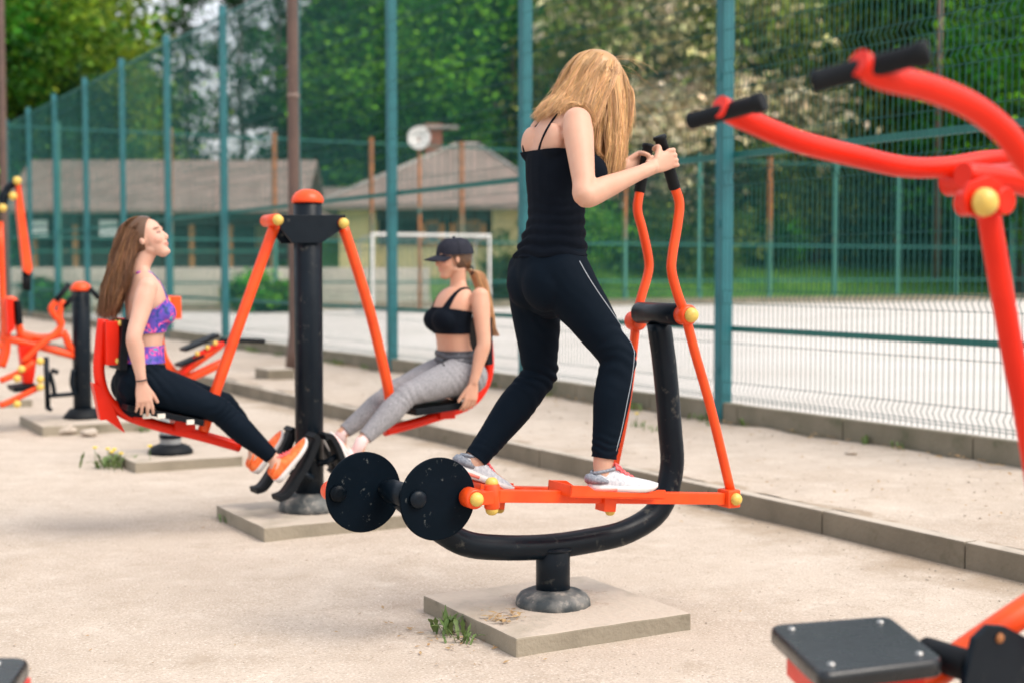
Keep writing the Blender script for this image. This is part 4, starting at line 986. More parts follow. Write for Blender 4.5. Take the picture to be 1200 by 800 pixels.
k = MB(); k.cyl(onU(1130, 778, 1.88)-AU*.02, onU(1130, 778, 1.88)+AU*.10, .03, 20); k.build('roller', 'rubber_black', m6)
MB().tube([L(1.87, ctr.dot(AU), -.05), L(1.87, ctr.dot(AU), .44)], .04, 18).build('seat_leg', 'black_paint', m6)
MB().tube([onU(1235, 760, C6), L(2.60, 1.84, .35)], .0205, 18).build('lower_link', 'red_paint', m6)
# ============ seat corner of another machine, bottom left
q = onZ(36, 769, .50); q2 = q-V((1, 0, 0))*.34; dn = V((0, -1, 0))
cs2 = [q2, q, q+V((.05, -.33, 0)), q2+V((-.05, -.33, 0))]
m7 = empty('bench_machine', V((q.x-.17, q.y-.17, 0)), 'black seat of another gym machine whose corner peeks in at the bottom left', 'exercise machine', 'outdoor gym machines')
pad_seat(cs2, m7, .5)
k = MB(); k.prism([p*1.0 for p in [q2-ZZ*.04, q-ZZ*.04, q+V((.03, -.2, -.04)), q2+V((-.03, -.2, -.04))]], -ZZ*.05, .004); k.build('seat_carriage', 'red_paint', m7)
MB().cyl(V((q.x-.17, q.y-.17, -.02)), V((q.x-.17, q.y-.17, .42)), .05, 22).build('seat_leg', 'black_paint', m7)
MB().lathe(V((q.x-.17, q.y-.17, -.01)), [(.13, 0), (.13, .03), (.06, .06)], 22).build('base_flange', 'rubber_black', m7)
# ---------------------------------------------------------------- people
def loft(bm, st, lat, n=20):
    """st: [(P, A, B)] centre, sagittal radius, lateral radius; lat: lateral vector (or list)"""
    P = catmull([tuple(s[0])+(s[1], s[2]) for s in st], 6) if len(st) > 2 else [np.array(tuple(st[0][0])+(st[0][1], st[0][2]))*(1-t)+np.array(tuple(st[1][0])+(st[1][1], st[1][2]))*t for t in np.linspace(0, 1, 7)]
    pts = [V(p[:3]) for p in P]; A = [max(.002, p[3]) for p in P]; B = [max(.002, p[4]) for p in P]
    T = [(pts[min(i+1, len(pts)-1)]-pts[max(i-1, 0)]).normalized() for i in range(len(pts))]
    h = min(A[0], B[0])*.9; q0 = []
    for s in (.97, .75, .4): q0.append((pts[0]-T[0]*h*math.sin(math.acos(1-s+.0)) if 0 else pts[0]-T[0]*h*s, math.sqrt(max(0, 1-s*s)), T[0], A[0], B[0]))
    h = min(A[-1], B[-1])*.9; q1 = []
    for s in (.4, .75, .97): q1.append((pts[-1]+T[-1]*h*s, math.sqrt(max(0, 1-s*s)), T[-1], A[-1], B[-1]))
    seq = q0+[(p, 1, t, a, b) for p, t, a, b in zip(pts, T, A, B)]+q1; rings = []
    lat = V(lat)
    for p, s, t, a, b in seq:
        bd = (lat-t*lat.dot(t)).normalized(); ad = t.cross(bd)
        rings.append([bm.verts.new(p+(ad*math.cos(2*math.pi*k/n)*a+bd*math.sin(2*math.pi*k/n)*b)*s) for k in range(n)])
    for x, y in zip(rings, rings[1:]):
        for k in range(n): bm.faces.new((x[k], x[(k+1) % n], y[(k+1) % n], y[k]))
    bm.faces.new(rings[0][::-1]); bm.faces.new(rings[-1])
def ellip(bm, c, rad, fr):
    F_, L_, U_ = fr; m = Matrix((F_, L_, U_)).transposed().to_4x4()
    bmesh.ops.create_uvsphere(bm, u_segments=20, v_segments=14, radius=1, matrix=Matrix.Translation(V(c)) @ m @ Matrix.Diagonal((*rad, 1)))
def solid(entries, infl=0, voxel=.004, iters=8, w=.5, wfn=None):
    bm = bmesh.new()
    for e in entries:
        if e[0] == 'loft': loft(bm, [(p, a+infl, b+infl) for p, a, b in e[1]], e[2])
        else: ellip(bm, e[1], [r+infl for r in e[2]], e[3])
    bmesh.ops.recalc_face_normals(bm, faces=bm.faces)
    me = bpy.data.meshes.new('tmp'); bm.to_mesh(me); bm.free()
    o = bpy.data.objects.new('tmp', me); COL.objects.link(o)
    md = o.modifiers.new('r', 'REMESH'); md.mode = 'VOXEL'; md.voxel_size = voxel; md.use_smooth_shade = True
    dg = bpy.context.evaluated_depsgraph_get(); dg.update(); out = bpy.data.meshes.new_from_object(o.evaluated_get(dg))
    bpy.data.objects.remove(o); bpy.data.meshes.remove(me)
    n = len(out.vertices); co = np.empty(n*3, np.float32); out.vertices.foreach_get('co', co); co = co.reshape(n, 3).astype(float)
    ed = np.empty(len(out.edges)*2, np.int32); out.edges.foreach_get('vertices', ed); ed = ed.reshape(-1, 2)
    deg = np.bincount(ed.ravel(), minlength=n)[:, None]; W = np.full((n, 1), w) if wfn is None else wfn(co)[:, None]
    for it in range(iters):
        s = np.zeros((n, 3))
        for i in range(3): s[:, i] = np.bincount(ed[:, 0], co[ed[:, 1], i], n)+np.bincount(ed[:, 1], co[ed[:, 0], i], n)
        co += W*(s/deg-co)
    out.vertices.foreach_set('co', co.astype(np.float32).ravel()); out.update()
    out.polygons.foreach_set('use_smooth', np.ones(len(out.polygons), bool)); return out, co
def displace(me, fn):
    n = len(me.vertices); co = np.empty(n*3, np.float32); me.vertices.foreach_get('co', co); co = co.reshape(n, 3)
    no = np.empty(n*3, np.float32); me.vertex_normals.foreach_get('vector', no); no = no.reshape(n, 3)
    d = np.array([fn(V(p)) for p in co.tolist()]); co = co+no*d[:, None]
    me.vertices.foreach_set('co', co.astype(np.float32).ravel()); me.update()
def cut(me, planes):
    """keep the side the normals point away from"""
    bm = bmesh.new(); bm.from_mesh(me)
    for co, no in planes: bmesh.ops.bisect_plane(bm, geom=bm.verts[:]+bm.edges[:]+bm.faces[:], plane_co=V(co), plane_no=V(no), clear_outer=True)
    bm.to_mesh(me); bm.free(); me.update()
def thicken(me, t=.0022):
    bm = bmesh.new(); bm.from_mesh(me); bmesh.ops.recalc_face_normals(bm, faces=bm.faces)
    o = bpy.data.objects.new('tmp', me); bm.free(); COL.objects.link(o)
    md = o.modifiers.new('s', 'SOLIDIFY'); md.thickness = t; md.offset = 1
    dg = bpy.context.evaluated_depsgraph_get(); dg.update(); out = bpy.data.meshes.new_from_object(o.evaluated_get(dg)); bpy.data.objects.remove(o); return out
def bvh(o):
    me = o.data; off = wloc(o)
    return BVHTree.FromPolygons([v.co+off for v in me.vertices], [tuple(p.vertices) for p in me.polygons])
def cast(tree, px, py, off=.002):
    h = tree.ray_cast(CAM, ray(px, py)); return (h[0]+h[1]*off, h[1]) if h[0] is not None else (None, None)
def ribbon(name, pts, nrm, w, t, m, par):
    pts = [V(p) for p in pts]; k = MB(); rings = []
    for i, p in enumerate(pts):
        tt = (pts[min(i+1, len(pts)-1)]-pts[max(i-1, 0)]).normalized(); n = (nrm[i]-tt*nrm[i].dot(tt)).normalized(); s = tt.cross(n)
        ww = w[i] if isinstance(w, list) else w
        rings.append([k.bm.verts.new(p+s*ww/2*x+n*t*y) for x, y in ((-1, -1), (-.85, .6), (0, 1), (.85, .6), (1, -1))])
    for a, b in zip(rings, rings[1:]):
        for q in range(5): f = k.bm.faces.new((a[q], a[(q+1) % 5], b[(q+1) % 5], b[q])); f.smooth = True
    k.bm.faces.new(rings[0][::-1]); k.bm.faces.new(rings[-1]); return k.build(name, m, par)
def drape(tree, a, b, nstep=16, off=.004, mid=None):
    """a strap laid over the body from a to b: points pulled to the surface"""
    out, ns = [], []
    P = [V(p) for p in catmull([a, mid, b], nstep//2)] if mid is not None else [V(a).lerp(V(b), i/nstep) for i in range(nstep+1)]
    for p in P:
        h = tree.find_nearest(p); out.append(h[0]+h[1]*off); ns.append(h[1])
    for _ in range(2): out = [out[0]]+[(out[i-1]+out[i]*2+out[i+1])/4 for i in range(1, len(out)-1)]+[out[-1]]
    return out, ns
def frame(F_, U_=None, L_=None):
    F_ = V(F_).normalized(); U_ = V(U_ or ZZ); L_ = U_.cross(F_).normalized(); U_ = F_.cross(L_).normalized(); return F_, L_, U_
def head(H, fr, s=1.0):
    F_, L_, U_ = fr; P = lambda f, l, u: V(H)+(F_*f+L_*l+U_*u)*s; E = []
    def el(f, l, u, a, b, c, tl=None): E.append(('ell', P(f, l, u), [a*s, b*s, c*s], fr))
    el(-.012, 0, .028, .094, .073, .086); el(.020, 0, .030, .066, .066, .066)
    E.append(('loft', [(P(.030, 0, .035), .054*s, .064*s), (P(.034, 0, -.015), .053*s, .060*s), (P(.038, 0, -.055), .044*s, .048*s), (P(.050, 0, -.086), .030*s, .030*s)], L_))
    el(.067, 0, -.094, .017, .018, .015); el(.005, 0, -.055, .048, .052, .030)
    for y in (-1, 1):
        el(.056, .036*y, -.026, .026, .022, .024); el(.077, .028*y, .026, .012, .024, .008)
        E.append(('ell', P(-.004, .072*y, -.006), [.014*s, .007*s, .024*s], fr))
        el(.070, .031*y, .004, .0125, .0135, .0115)
    E.append(('loft', [(P(.080, 0, .014), .007*s, .008*s), (P(.088, 0, -.008), .009*s, .0085*s), (P(.096, 0, -.026), .0105*s, .0115*s)], L_))
    el(.090, 0, -.034, .011, .015, .008); el(.083, 0, -.053, .007, .021, .0055); el(.082, 0, -.062, .0075, .018, .0062)
    return E
def face_cols(co, H, fr, s, base, smile=False):
    F_, L_, U_ = [np.array(x) for x in fr]; d = co-np.array(H); f, l, u = d@F_/s, np.abs(d@L_/s), d@U_/s
    c = np.tile(np.array(base), (len(co), 1)); near = (f*f+l*l+u*u) < .14**2
    def blend(mask, col): c[:] = c*(1-mask[:, None])+np.array(col)*mask[:, None]
    g = lambda x, m, w: np.exp(-((x-m)/w)**2)
    blend(near*(f > .06)*g(u, -.058, .0085)*g(l, 0, .019)*.85, (.55, .17, .15))
    blend(near*(f > .06)*g(u, -.0585, .0018)*g(l, 0, .018)*.9, (.62, .5, .45) if smile else (.25, .07, .06))
    blend(near*(f > .03)*g(u, -.022, .020)*g(l, .045, .02)*.25, (.80, .32, .26))
    blend(near*(f > .05)*g(u+.12*(l-.03)**1, .026, .0035)*(l > .012)*(l < .052)*.8, (.10, .055, .035))
    blend(near*(f > .05)*g(u, .003, .0045)*(l > .018)*(l < .044)*.85, (.05, .035, .035))
    blend(near*(f > .05)*g(u, .012, .0025)*(l > .017)*(l < .045)*.45, (.30, .16, .12))
    blend(near*(f > .03)*g(u, -.055, .006)*g(l, 0, .006)*0, (0, 0, 0)); return np.clip(c, 0, 1)
def hand_grip(G, S, Nb, D, s=1.0, wr=None):
    """hand closed round a bar at G; S bar direction towards the thumb side, Nb back-of-hand normal, D forward over the knuckles"""
    S, Nb, D = S.normalized(), Nb.normalized(), D.normalized(); E = []; R_ = .028*s
    C = lambda th, so, r=R_: G+S*so+(Nb*math.cos(R(th))+D*math.sin(R(th)))*r
    W = wr
    K = G+Nb*.030*s+D*.004
    E.append(('loft', [(W, .021*s, .026*s), (W.lerp(K, .45), .0155*s, .034*s), (K-D*.004, .0135*s, .038*s)], S))
    E.append(('loft', [(W, .023*s, .027*s), (W-(K-W).normalized()*.04, .026*s, .028*s)], S))
    for i, (so, ln, r) in enumerate(((.030, 1, .0093), (.0105, 1.04, .0096), (-.0095, 1, .0092), (-.028, .88, .0082))):
        so *= s; k0 = C(18, so, .034*s); pts = [(k0-D*.012*s, r*s, r*s), (C(35, so, .034*s), r*1.08*s, r*1.04*s), (C(85, so*.98, .029*s*ln), r*.98*s, r*.98*s), (C(140, so*.95, .026*s), r*.93*s, r*.93*s), (C(200, so*.92, .026*s), r*.82*s, r*.82*s)]
        E.append(('loft', pts, S))
    t = [(W.lerp(K, .30)+S*.022*s, .014*s, .013*s), (W.lerp(K, .6)+S*.044*s-Nb*.012*s, .0125*s, .0118*s), (C(-60, .050*s, .031*s), .0112*s, .0108*s), (C(-125, .044*s, .029*s), .0100*s, .0098*s), (C(-165, .036*s, .029*s), .0085*s, .0085*s)]
    E.append(('loft', t, S)); return E
def hand_open(W, D, Nb, S, s=1.0, curl=.35, spread=.12, thumb=.6):
    """relaxed hand: W wrist, D towards the fingers, Nb back of the hand, S thumb side"""
    D, Nb, S = D.normalized(), Nb.normalized(), S.normalized(); K = W+D*.085*s; E = []
    E.append(('loft', [(W-D*.03, .021*s, .025*s), (W, .019*s, .026*s), (W+D*.045*s, .0155*s, .036*s), (K, .0125*s, .038*s)], S))
    for i, (so, ln, r) in enumerate(((.029, .072, .0090), (.010, .080, .0093), (-.010, .074, .0088), (-.028, .058, .0079))):
        b = K+S*so*s-D*.014*s; d = (D+S*so*spread/.03).normalized(); pts = [(b, r*s, r*s)]; p = b+d*.014*s; a = 0
        for j, fr_ in enumerate((.45, .3, .25)):
            pts.append((p, r*s*(1.03-.07*j), r*s*(1.03-.07*j))); a += curl*(1+.1*i); dd = d*math.cos(a)-Nb*math.sin(a); p = p+dd*ln*fr_*s
        pts.append((p, r*s*.78, r*s*.78)); E.append(('loft', pts, S))
    t0 = W+D*.022*s+S*.020*s; td = (D*.75+S*thumb-Nb*.25).normalized()
    E.append(('loft', [(t0, .014*s, .013*s), (t0+td*.035*s, .0125*s, .012*s), (t0+td*.062*s+D*.003, .0108*s, .0105*s), (t0+td*.085*s+D*.010*s, .0088*s, .0088*s)], S)); return E
def limb(P0, P1, P2, r, lat, bulge=.0):
    """two-segment limb: joints P0,P1,P2; r = radii list of (t0..) at P0, mid, P1, below, mid, P2"""
    a = [(P0, r[0], r[0]*.95), (P0.lerp(P1, .35), r[1], r[1]*.97), (P0.lerp(P1, .72), r[2], r[2]), (P1, r[3], r[3]), (P1.lerp(P2, .30), r[4], r[4]*.95), (P1.lerp(P2, .65), r[5], r[5]), (P2, r[6], r[6])]
    return ('loft', a, lat)
def shoe(heel, F_, U_, par, name, up_m, sole_m, acc_m, lace_m, ln=.255, s=1.0, foxing=None):
    F_, L_, U_ = frame(F_, U_); H = V(heel); P = lambda f, l, u: H+F_*f+L_*l+U_*u
    # (t, half width, sole-top height, height of upper)
    st = [(0, .012, .03, .045), (.03, .027, .028, .066), (.12, .033, .026, .082), (.25, .035, .024, .088), (.36, .037, .022, .080), (.48, .042, .020, .066), (.62, .047, .019, .053), (.76, .047, .018, .044), (.88, .041, .018, .037), (.96, .028, .020, .031), (1.0, .010, .023, .027)]
    k = MB(); rings = []; n = 20
    for t, hw, sb, hh in st:
        cen = -.004*math.sin(t*3); r_ = []
        for j in range(n):
            an = 2*math.pi*j/n; x, y = math.cos(an), math.sin(an); z0 = sb*.75
            zz = z0+(hh-z0)*max(0, y)**.8 if y > 0 else z0+y*.006
            xx = hw*(abs(x)**.75)*(1 if x > 0 else -1)*(1-.35*max(0, y)**2)
            r_.append(k.bm.verts.new(P(t*ln, cen+xx, zz)))
        rings.append(r_)
    for a, b in zip(rings, rings[1:]):
        for j in range(n): f = k.bm.faces.new((a[j], a[(j+1) % n], b[(j+1) % n], b[j])); f.smooth = True
    k.bm.faces.new(rings[0][::-1]); k.bm.faces.new(rings[-1]); sh = k.build(name, up_m, par)
    # sole
    k = MB(); Lo = []
    for lvl, (g, zf) in enumerate(((.90, 0), (1.0, .004), (1.06, .55), (1.04, 1.0))):
        ring = []
        seq = [(t, hw, 1, sb) for t, hw, sb, hh in st]+[(t, hw, -1, sb) for t, hw, sb, hh in st[::-1]]
        for t, hw, sg, sb in seq:
            rock = .010*max(0, (t-.75)/.25)**2+.004*max(0, (.1-t)/.1); z = rock+(sb+.004-rock)*zf if zf > .01 else rock+zf
            ring.append(k.bm.verts.new(P(ln*(.5+(t-.5)*(1.02 if zf > .01 else .98)), -.004*math.sin(t*3)+hw*g*sg, z)))
        Lo.append(ring)
    m_ = len(Lo[0])
    for a, b in zip(Lo, Lo[1:]):
        for j in range(m_): f = k.bm.faces.new((a[j], a[(j+1) % m_], b[(j+1) % m_], b[j])); f.smooth = True
    k.bm.faces.new(Lo[0][::-1]); k.bm.faces.new(Lo[-1]); k.build('sole', sole_m, sh)
    # heel counter and collar
    k = MB(); k.tube([P(ln*.03, 0, .066), P(ln*.07, .020, .072), P(ln*.2, .028, .078), P(ln*.33, .021, .084), P(ln*.37, 0, .084), P(ln*.33, -.021, .084), P(ln*.2, -.028, .078), P(ln*.07, -.020, .072), P(ln*.03, 0, .066)], .0055, 8); k.build('collar', acc_m, sh)
    if foxing:
        k = MB()
        k.tube([P(ln*.22, .0375, .040), P(ln*.12, .0360, .046), P(ln*.03, .024, .048), P(-ln*.002, 0, .050), P(ln*.03, -.024, .048), P(ln*.12, -.0360, .046), P(ln*.22, -.0375, .040)], [.006, .014, .017, .019, .017, .014, .006], 8, up=U_)
        for v in k.bm.verts:
            q = v.co-H; w_ = q.dot(L_); v.co -= L_*(w_*.10)
        k.build('heel_counter', foxing, sh)
    if lace_m == 'lace_pink' and up_m == 'shoe_white':
        k = MB()
        k.tube([P(ln*t, sg*w_, .013) for t, sg, w_ in ((.34, 1, .0385), (.2, 1, .0365), (.08, 1, .031), (.0, 1, .014), (.0, -1, .014), (.08, -1, .031), (.2, -1, .0365), (.34, -1, .0385))], .0065, 8); k.build('heel_cushion', 'coral_rubber', sh)
    if lace_m:
        k = MB()
        for i in range(5):
            t = .38+.06*i; hz = .0875-.0095*i; w_ = .019+.001*i
            k.tube([P(ln*t, -w_, hz-.008), P(ln*(t+.01), 0, hz+.004), P(ln*(t+.03), w_, hz-.008)], .0040, 6)
            k.tube([P(ln*t, w_, hz-.008), P(ln*(t+.01), 0, hz+.006), P(ln*(t+.03), -w_, hz-.008)], .0032, 6)
        for sg in (-1, 1): k.tube([P(ln*.37, 0, .094), P(ln*.34, sg*.022, .103), P(ln*.40, sg*.032, .092), P(ln*.44, sg*.026, .078)], .003, 6)
        k.build('laces', lace_m, sh)
    return sh
def strands(paths, r0, cols, name, par, m='hair', flat=.35):
    """paths: list of (k,3) arrays; thin ribbons with 3 sides"""
    V_, F_, C_ = [], [], []; o = 0
    for P, r, c in zip(paths, r0, cols):
        P = np.asarray(P); n = len(P); T = np.gradient(P, axis=0); T /= np.linalg.norm(T, axis=1)[:, None]+1e-9
        a = np.cross(T, np.array([.3, .5, .8])); a /= np.linalg.norm(a, axis=1)[:, None]+1e-9; b = np.cross(T, a)
        tt = np.linspace(0, 1, n); rad = (r*np.minimum(1, (1.02-tt)/.25)**.6)[:, None]
        ring = np.stack([P+(a*math.cos(2.094*k)+b*math.sin(2.094*k))*rad for k in range(3)], 1).reshape(-1, 3)
        idx = np.arange(n-1)[:, None]*3+o
        for k in range(3): F_.append(np.concatenate([idx+k, idx+(k+1) % 3, idx+3+(k+1) % 3, idx+3+k], 1))
        V_.append(ring); C_.append(np.repeat(np.asarray(c)[None]*(1+.18*(tt[:, None]-.4)), 3, 0)); o += 3*n
    me = np_mesh(name, np.concatenate(V_), np.concatenate(F_), np.clip(np.concatenate(C_), 0, 1)); return link_mesh(name, me, m, par)
def grow(root, d0, length, n, pull, trees, margin=.004, stiff=.75):
    P = [V(root)]; d = V(d0).normalized(); step = length/n
    m0 = margin
    for i in range(n):
        margin = m0*min(1, .22+2.2*i/n); d = (d*stiff+pull(P[-1], i/n)*(1-stiff)).normalized(); q = P[-1]+d*step
        for tr in trees:
            h = tr.find_nearest(q, .12)
            if h[0] is not None:
                dd = (q-h[0]).dot(h[1])
                if dd < margin: q = q+h[1]*(margin-dd)
        d = (q-P[-1]).normalized(); P.append(q)
    return P
def clump(guides, roots, rnd, tight=.72, fuzz=.004, lo=.78):
    """guides: [(root vector, path)]; every hair follows its nearest guide and gathers towards it"""
    G0 = np.array([tuple(g[0]) for g in guides]); GP = [np.array([tuple(q) for q in g[1]]) for g in guides]; out = []
    for p in roots:
        d = np.linalg.norm(G0-np.array(tuple(p)), axis=1); o = np.argsort(d)[:2]; gi = o[0] if rnd.random() < .8 else o[1]
        P = GP[gi]; n = len(P); t = np.linspace(0, 1, n)[:, None]; off = np.array(tuple(p))-P[0]
        keep = 1-tight*np.minimum(1, t*1.25)**.8
        ph = np.array([rnd.uniform(0, 6.28) for _ in range(3)]); w = fuzz*t*np.sin(t*rnd.uniform(4, 9)+ph)
        j = np.array([rnd.gauss(0, 1) for _ in range(3)])*fuzz*1.4*t
        Q = P+off*keep+w+j; m = max(6, int(n*rnd.uniform(lo, 1))); out.append((Q[:m], gi))
    return out
def scalp(H, fr, s, rnd, n, cond):
    F_, L_, U_ = fr; out = []
    while len(out) < n:
        v = V((rnd.gauss(0, 1), rnd.gauss(0, 1), rnd.gauss(0, 1))).normalized()
        if not cond(v.x, v.y, v.z): continue
        p = V(H)+(F_*(-.012+v.x*.094)+L_*(v.y*.074)+U_*(.028+v.z*.087))*s; nn = (F_*v.x/.094+L_*v.y/.074+U_*v.z/.087).normalized(); out.append((p, nn, v))
    return out
def hairshade(base, rnd, dark=.55, light=1.35):
    k = rnd.choice((dark, .8, 1, 1, 1.12, light))*rnd.uniform(.85, 1.15); return [base[0]*k, base[1]*k*rnd.uniform(.93, 1.04), base[2]*k*rnd.uniform(.8, 1.1)]
def scalp_cap(H, fr, s, name, par, col, infl=.004, cuts=None):
    k = MB(); F_, L_, U_ = fr
    ellip(k.bm, V(H)+(F_*-.014+U_*.030)*s, [(.094+infl)*s, (.074+infl)*s, (.087+infl)*s], fr)
    bmesh.ops.bisect_plane(k.bm, geom=k.bm.verts[:]+k.bm.edges[:]+k.bm.faces[:], plane_co=V(H)+(F_*.045+U_*.06)*s, plane_no=(F_*.85-U_*.45).normalized(), clear_outer=True)
    for f in k.bm.faces: f.smooth = True
    me = bpy.data.meshes.new(name); k.bm.to_mesh(me); k.bm.free(); set_col(me, np.tile(np.array(col), (len(me.vertices), 1))); return link_mesh(name, me, 'hair', par)
def finish_body(E, o, H, fr, s, base, smile=False, detail=None, voxel=.0036):
    pts = np.array(detail)
    def wfn(co):
        w = np.full(len(co), .55)
        for p, rr in zip(pts[:, :3], pts[:, 3]):
            d = np.linalg.norm(co-p, axis=1); w = np.where(d < rr, .14 if rr != .13 else .24, w)
        return w
    me, co = solid(E, 0, voxel, 9, .5, wfn); cols = face_cols(co, H, fr, s, base, smile)
    rg = np.random.default_rng(3); set_col(me, cols); b = link_mesh('body', me, 'skin', o); return b
U_ = onU
def wr(amp, sc, off=0): return lambda p: amp*noise.noise(V((p.x*sc, p.y*sc, p.z*sc*2.2+off)))
def bandfn(fn, zlo, zhi, f=.05):
    return lambda p: fn(p)*max(0, min(1, (p.z-zlo)/f))*max(0, min(1, (zhi-p.z)/f))
# ======================================================== blonde woman on the trainer
def main_woman():
    c0 = MC; T = lambda x, y: onU(x, y, c0)
    shN, shF = T(652, 147)-AU*.138, T(660, 150)+AU*.138
    elN, wrN = onU(686, 230, MC-.27), None
    gd = (gN[1]-gN[0]).normalized(); GN = gN[0].lerp(gN[1], .58); GF = gF[0].lerp(gF[1], .60)
    gdf = (gF[1]-gF[0]).normalized()
    D1 = (AV*.97-AU*.25+ZZ*.16).normalized()
    wN = GN-AU*.034-AV*.082-ZZ*.034; wF = GF+AU*.030-AV*.088-ZZ*.006
    elF = onU(660, 228, MC+.30)
    hipN, hipF = T(643, 322)-AU*.085, T(640, 322)+AU*.085
    knN, knF = onU(724, 418, CN-.005), onU(633, 438, CF-.02)
    anN, anF = onU(706, 548, CN-.012), onU(549, 548, CF)
    tor = ('loft', [(T(643, 350), .070, .100), (T(644, 335), .114, .148), (T(645, 312), .116, .152), (T(648, 287), .101, .136), (T(651, 262), .086, .115), (T(652, 236), .088, .114), (T(653, 208), .099, .124), (T(655, 180), .099, .132), (T(657, 158), .084, .136), (T(660, 140), .056, .115), (T(664, 129), .040, .062)], AU)
    armN = ('loft', [(shN+ZZ*.005, .050, .046), (shN.lerp(elN, .16), .055, .049), (shN.lerp(elN, .45), .048, .045), (shN.lerp(elN, .8), .040, .039), (elN, .0405, .038), (elN.lerp(wN, .25), .041, .037), (elN.lerp(wN, .6), .031, .030), (wN, .022, .026)], AU)
    armF = ('loft', [(shF+ZZ*.005, .050, .046), (shF.lerp(elF, .2), .053, .048), (shF.lerp(elF, .6), .045, .043), (elF, .039, .037), (elF.lerp(wF, .25), .040, .036), (elF.lerp(wF, .6), .030, .029), (wF, .022, .026)], AU)
    def leg(h, k_, a_):
        return ('loft', [(h+ZZ*.02, .092, .084), (h.lerp(k_, .22), .090, .085), (h.lerp(k_, .55), .076, .073), (h.lerp(k_, .85), .061, .059), (k_, .057, .055), (k_.lerp(a_, .18), .058, .055), (k_.lerp(a_, .38), .060, .055), (k_.lerp(a_, .66), .047, .045), (k_.lerp(a_, .92), .037, .036), (a_, .034, .033)], AU)
    legN, legF = leg(hipN, knN, anN), leg(hipF, knF, anF)
    fr = frame(AV*.86-ZZ*.46+AU*.02, ZZ*.86+AV*.46); Hd = T(700, 101)
    neck = ('loft', [(T(660, 143), .050, .056), (T(668, 128), .048, .050), (Hd-fr[2]*.055-fr[0]*.025, .047, .049)], AU)
    but = [('ell', T(631, 331)+AU*sg*.055, [.078, .088, .094], (AV, AU, ZZ)) for sg in (-1, 1)]
    bust = [('ell', T(679, 204)+AU*sg*.064-AV*.0, [.058, .060, .060], (AV, AU, ZZ)) for sg in (-1, 1)]
    delt = [('ell', p, [.052, .048, .050], (AV, AU, ZZ)) for p in (shN, shF)]
    blade = [('ell', T(632, 167)+AU*sg*.072+AV*.012, [.035, .050, .062], (AV, AU, ZZ)) for sg in (-1, 1)]
    feet = []
    FN = frame(AV*.985-AU*.12+ZZ*-.02, ZZ); hN = onU(690, 577, CN-.012); hN = hN+ZZ*.0
    FF = frame(AV*.90-ZZ*.36, ZZ*.90+AV*.36); hF = onU(531, 553, CF)
    feet.append(('loft', [(anN, .032, .031), (hN+FN[0]*.06+ZZ*.05, .032, .031), (hN+FN[0]*.15+ZZ*.035, .022, .035), (hN+FN[0]*.21+ZZ*.025, .015, .033)], AU))
    feet.append(('loft', [(anF, .032, .031), (hF+FF[0]*.06+FF[2]*.05, .032, .031), (hF+FF[0]*.15+FF[2]*.035, .022, .035), (hF+FF[0]*.21+FF[2]*.025, .015, .033)], AU))
    E = [tor, armN, armF, legN, legF, neck]+but+bust+delt+blade+feet+head(Hd, fr)
    E += hand_grip(GN, gd, -AU, D1, .95, wN)+hand_grip(GF, gdf, AU, (AV*.97+AU*.2+ZZ*.1).normalized(), .93, wF)
    o = empty('person', V((hipN.x, hipN.y, hN.z)), 'blonde woman in black tank top and leggings standing on the elliptical trainer, head bowed', 'person')
    body = finish_body(E, o, Hd, fr, 1, (.60, .355, .255), detail=[(*GN, .11), (*GF, .11), (*Hd, .13)])
    tb = bvh(body)
    # leggings
    me, co = solid([tor, legN, legF]+but, .0055, .0045, 16, .55)
    top = T(650, 293)
    cut(me, [(top, (AV*-.12+ZZ).normalized()), (anN+ZZ*.028, (anN-knN).normalized()), ]) if False else None
    bm = bmesh.new(); bm.from_mesh(me)
    bmesh.ops.bisect_plane(bm, geom=bm.verts[:]+bm.edges[:]+bm.faces[:], plane_co=top, plane_no=(ZZ-AV*.05).normalized(), clear_outer=True)
    for an_, kn_, y in ((anN, knN, 536), (anF, knF, 533)):
        d = (an_-kn_).normalized(); pc = onU(706 if an_ is anN else 552, y, an_.dot(AU))
        dele = [v for v in bm.verts if (v.co-pc).dot(d) > 0 and (v.co-an_).length < .22]
        g = [f for f in bm.faces if (f.calc_center_median()-an_).length < .25]
        es = list({e for f in g for e in f.edges}); vs = list({v for f in g for v in f.verts})
        bmesh.ops.bisect_plane(bm, geom=vs+es+g, plane_co=pc, plane_no=d, clear_outer=True)
    bm.to_mesh(me); bm.free()
    def wrin(p):
        z = 0
        for kn_, an_ in ((knN, anN), (knF, anF)):
            d = (p-kn_).length; ax = (an_-kn_).normalized()
            z += .0062*math.exp(-(d/.09)**2)*(.3+max(0, noise.noise(p*9+V((3, 1, 7)))*2.2))*math.sin(ax.dot(p)*170+noise.noise(p*9)*7)
            d2 = (p-an_).length; z += .0036*math.exp(-(d2/.10)**2)*(.4+max(0, noise.noise(p*10)*2))*math.sin(ax.dot(p)*230+noise.noise(p*12)*6)
        return z+.0022*noise.noise(p*10)+.0035*math.exp(-((p-T(655, 355)).length/.12)**2)*math.sin(p.dot(AV*.7+ZZ*.7)*150+noise.noise(p*9)*5)
    displace(me, wrin); me = thicken(me, .002); lg = link_mesh('leggings', me, 'legging_fabric', o); tl = bvh(lg)
    # light piping down the outer side of the near leg
    pl_ = [(679, 306), (688, 322), (700, 341), (716, 364), (730, 385), (742, 402), (743, 420), (740, 445), (735, 470), (729, 500), (722, 528)]
    pts, ns = [], []
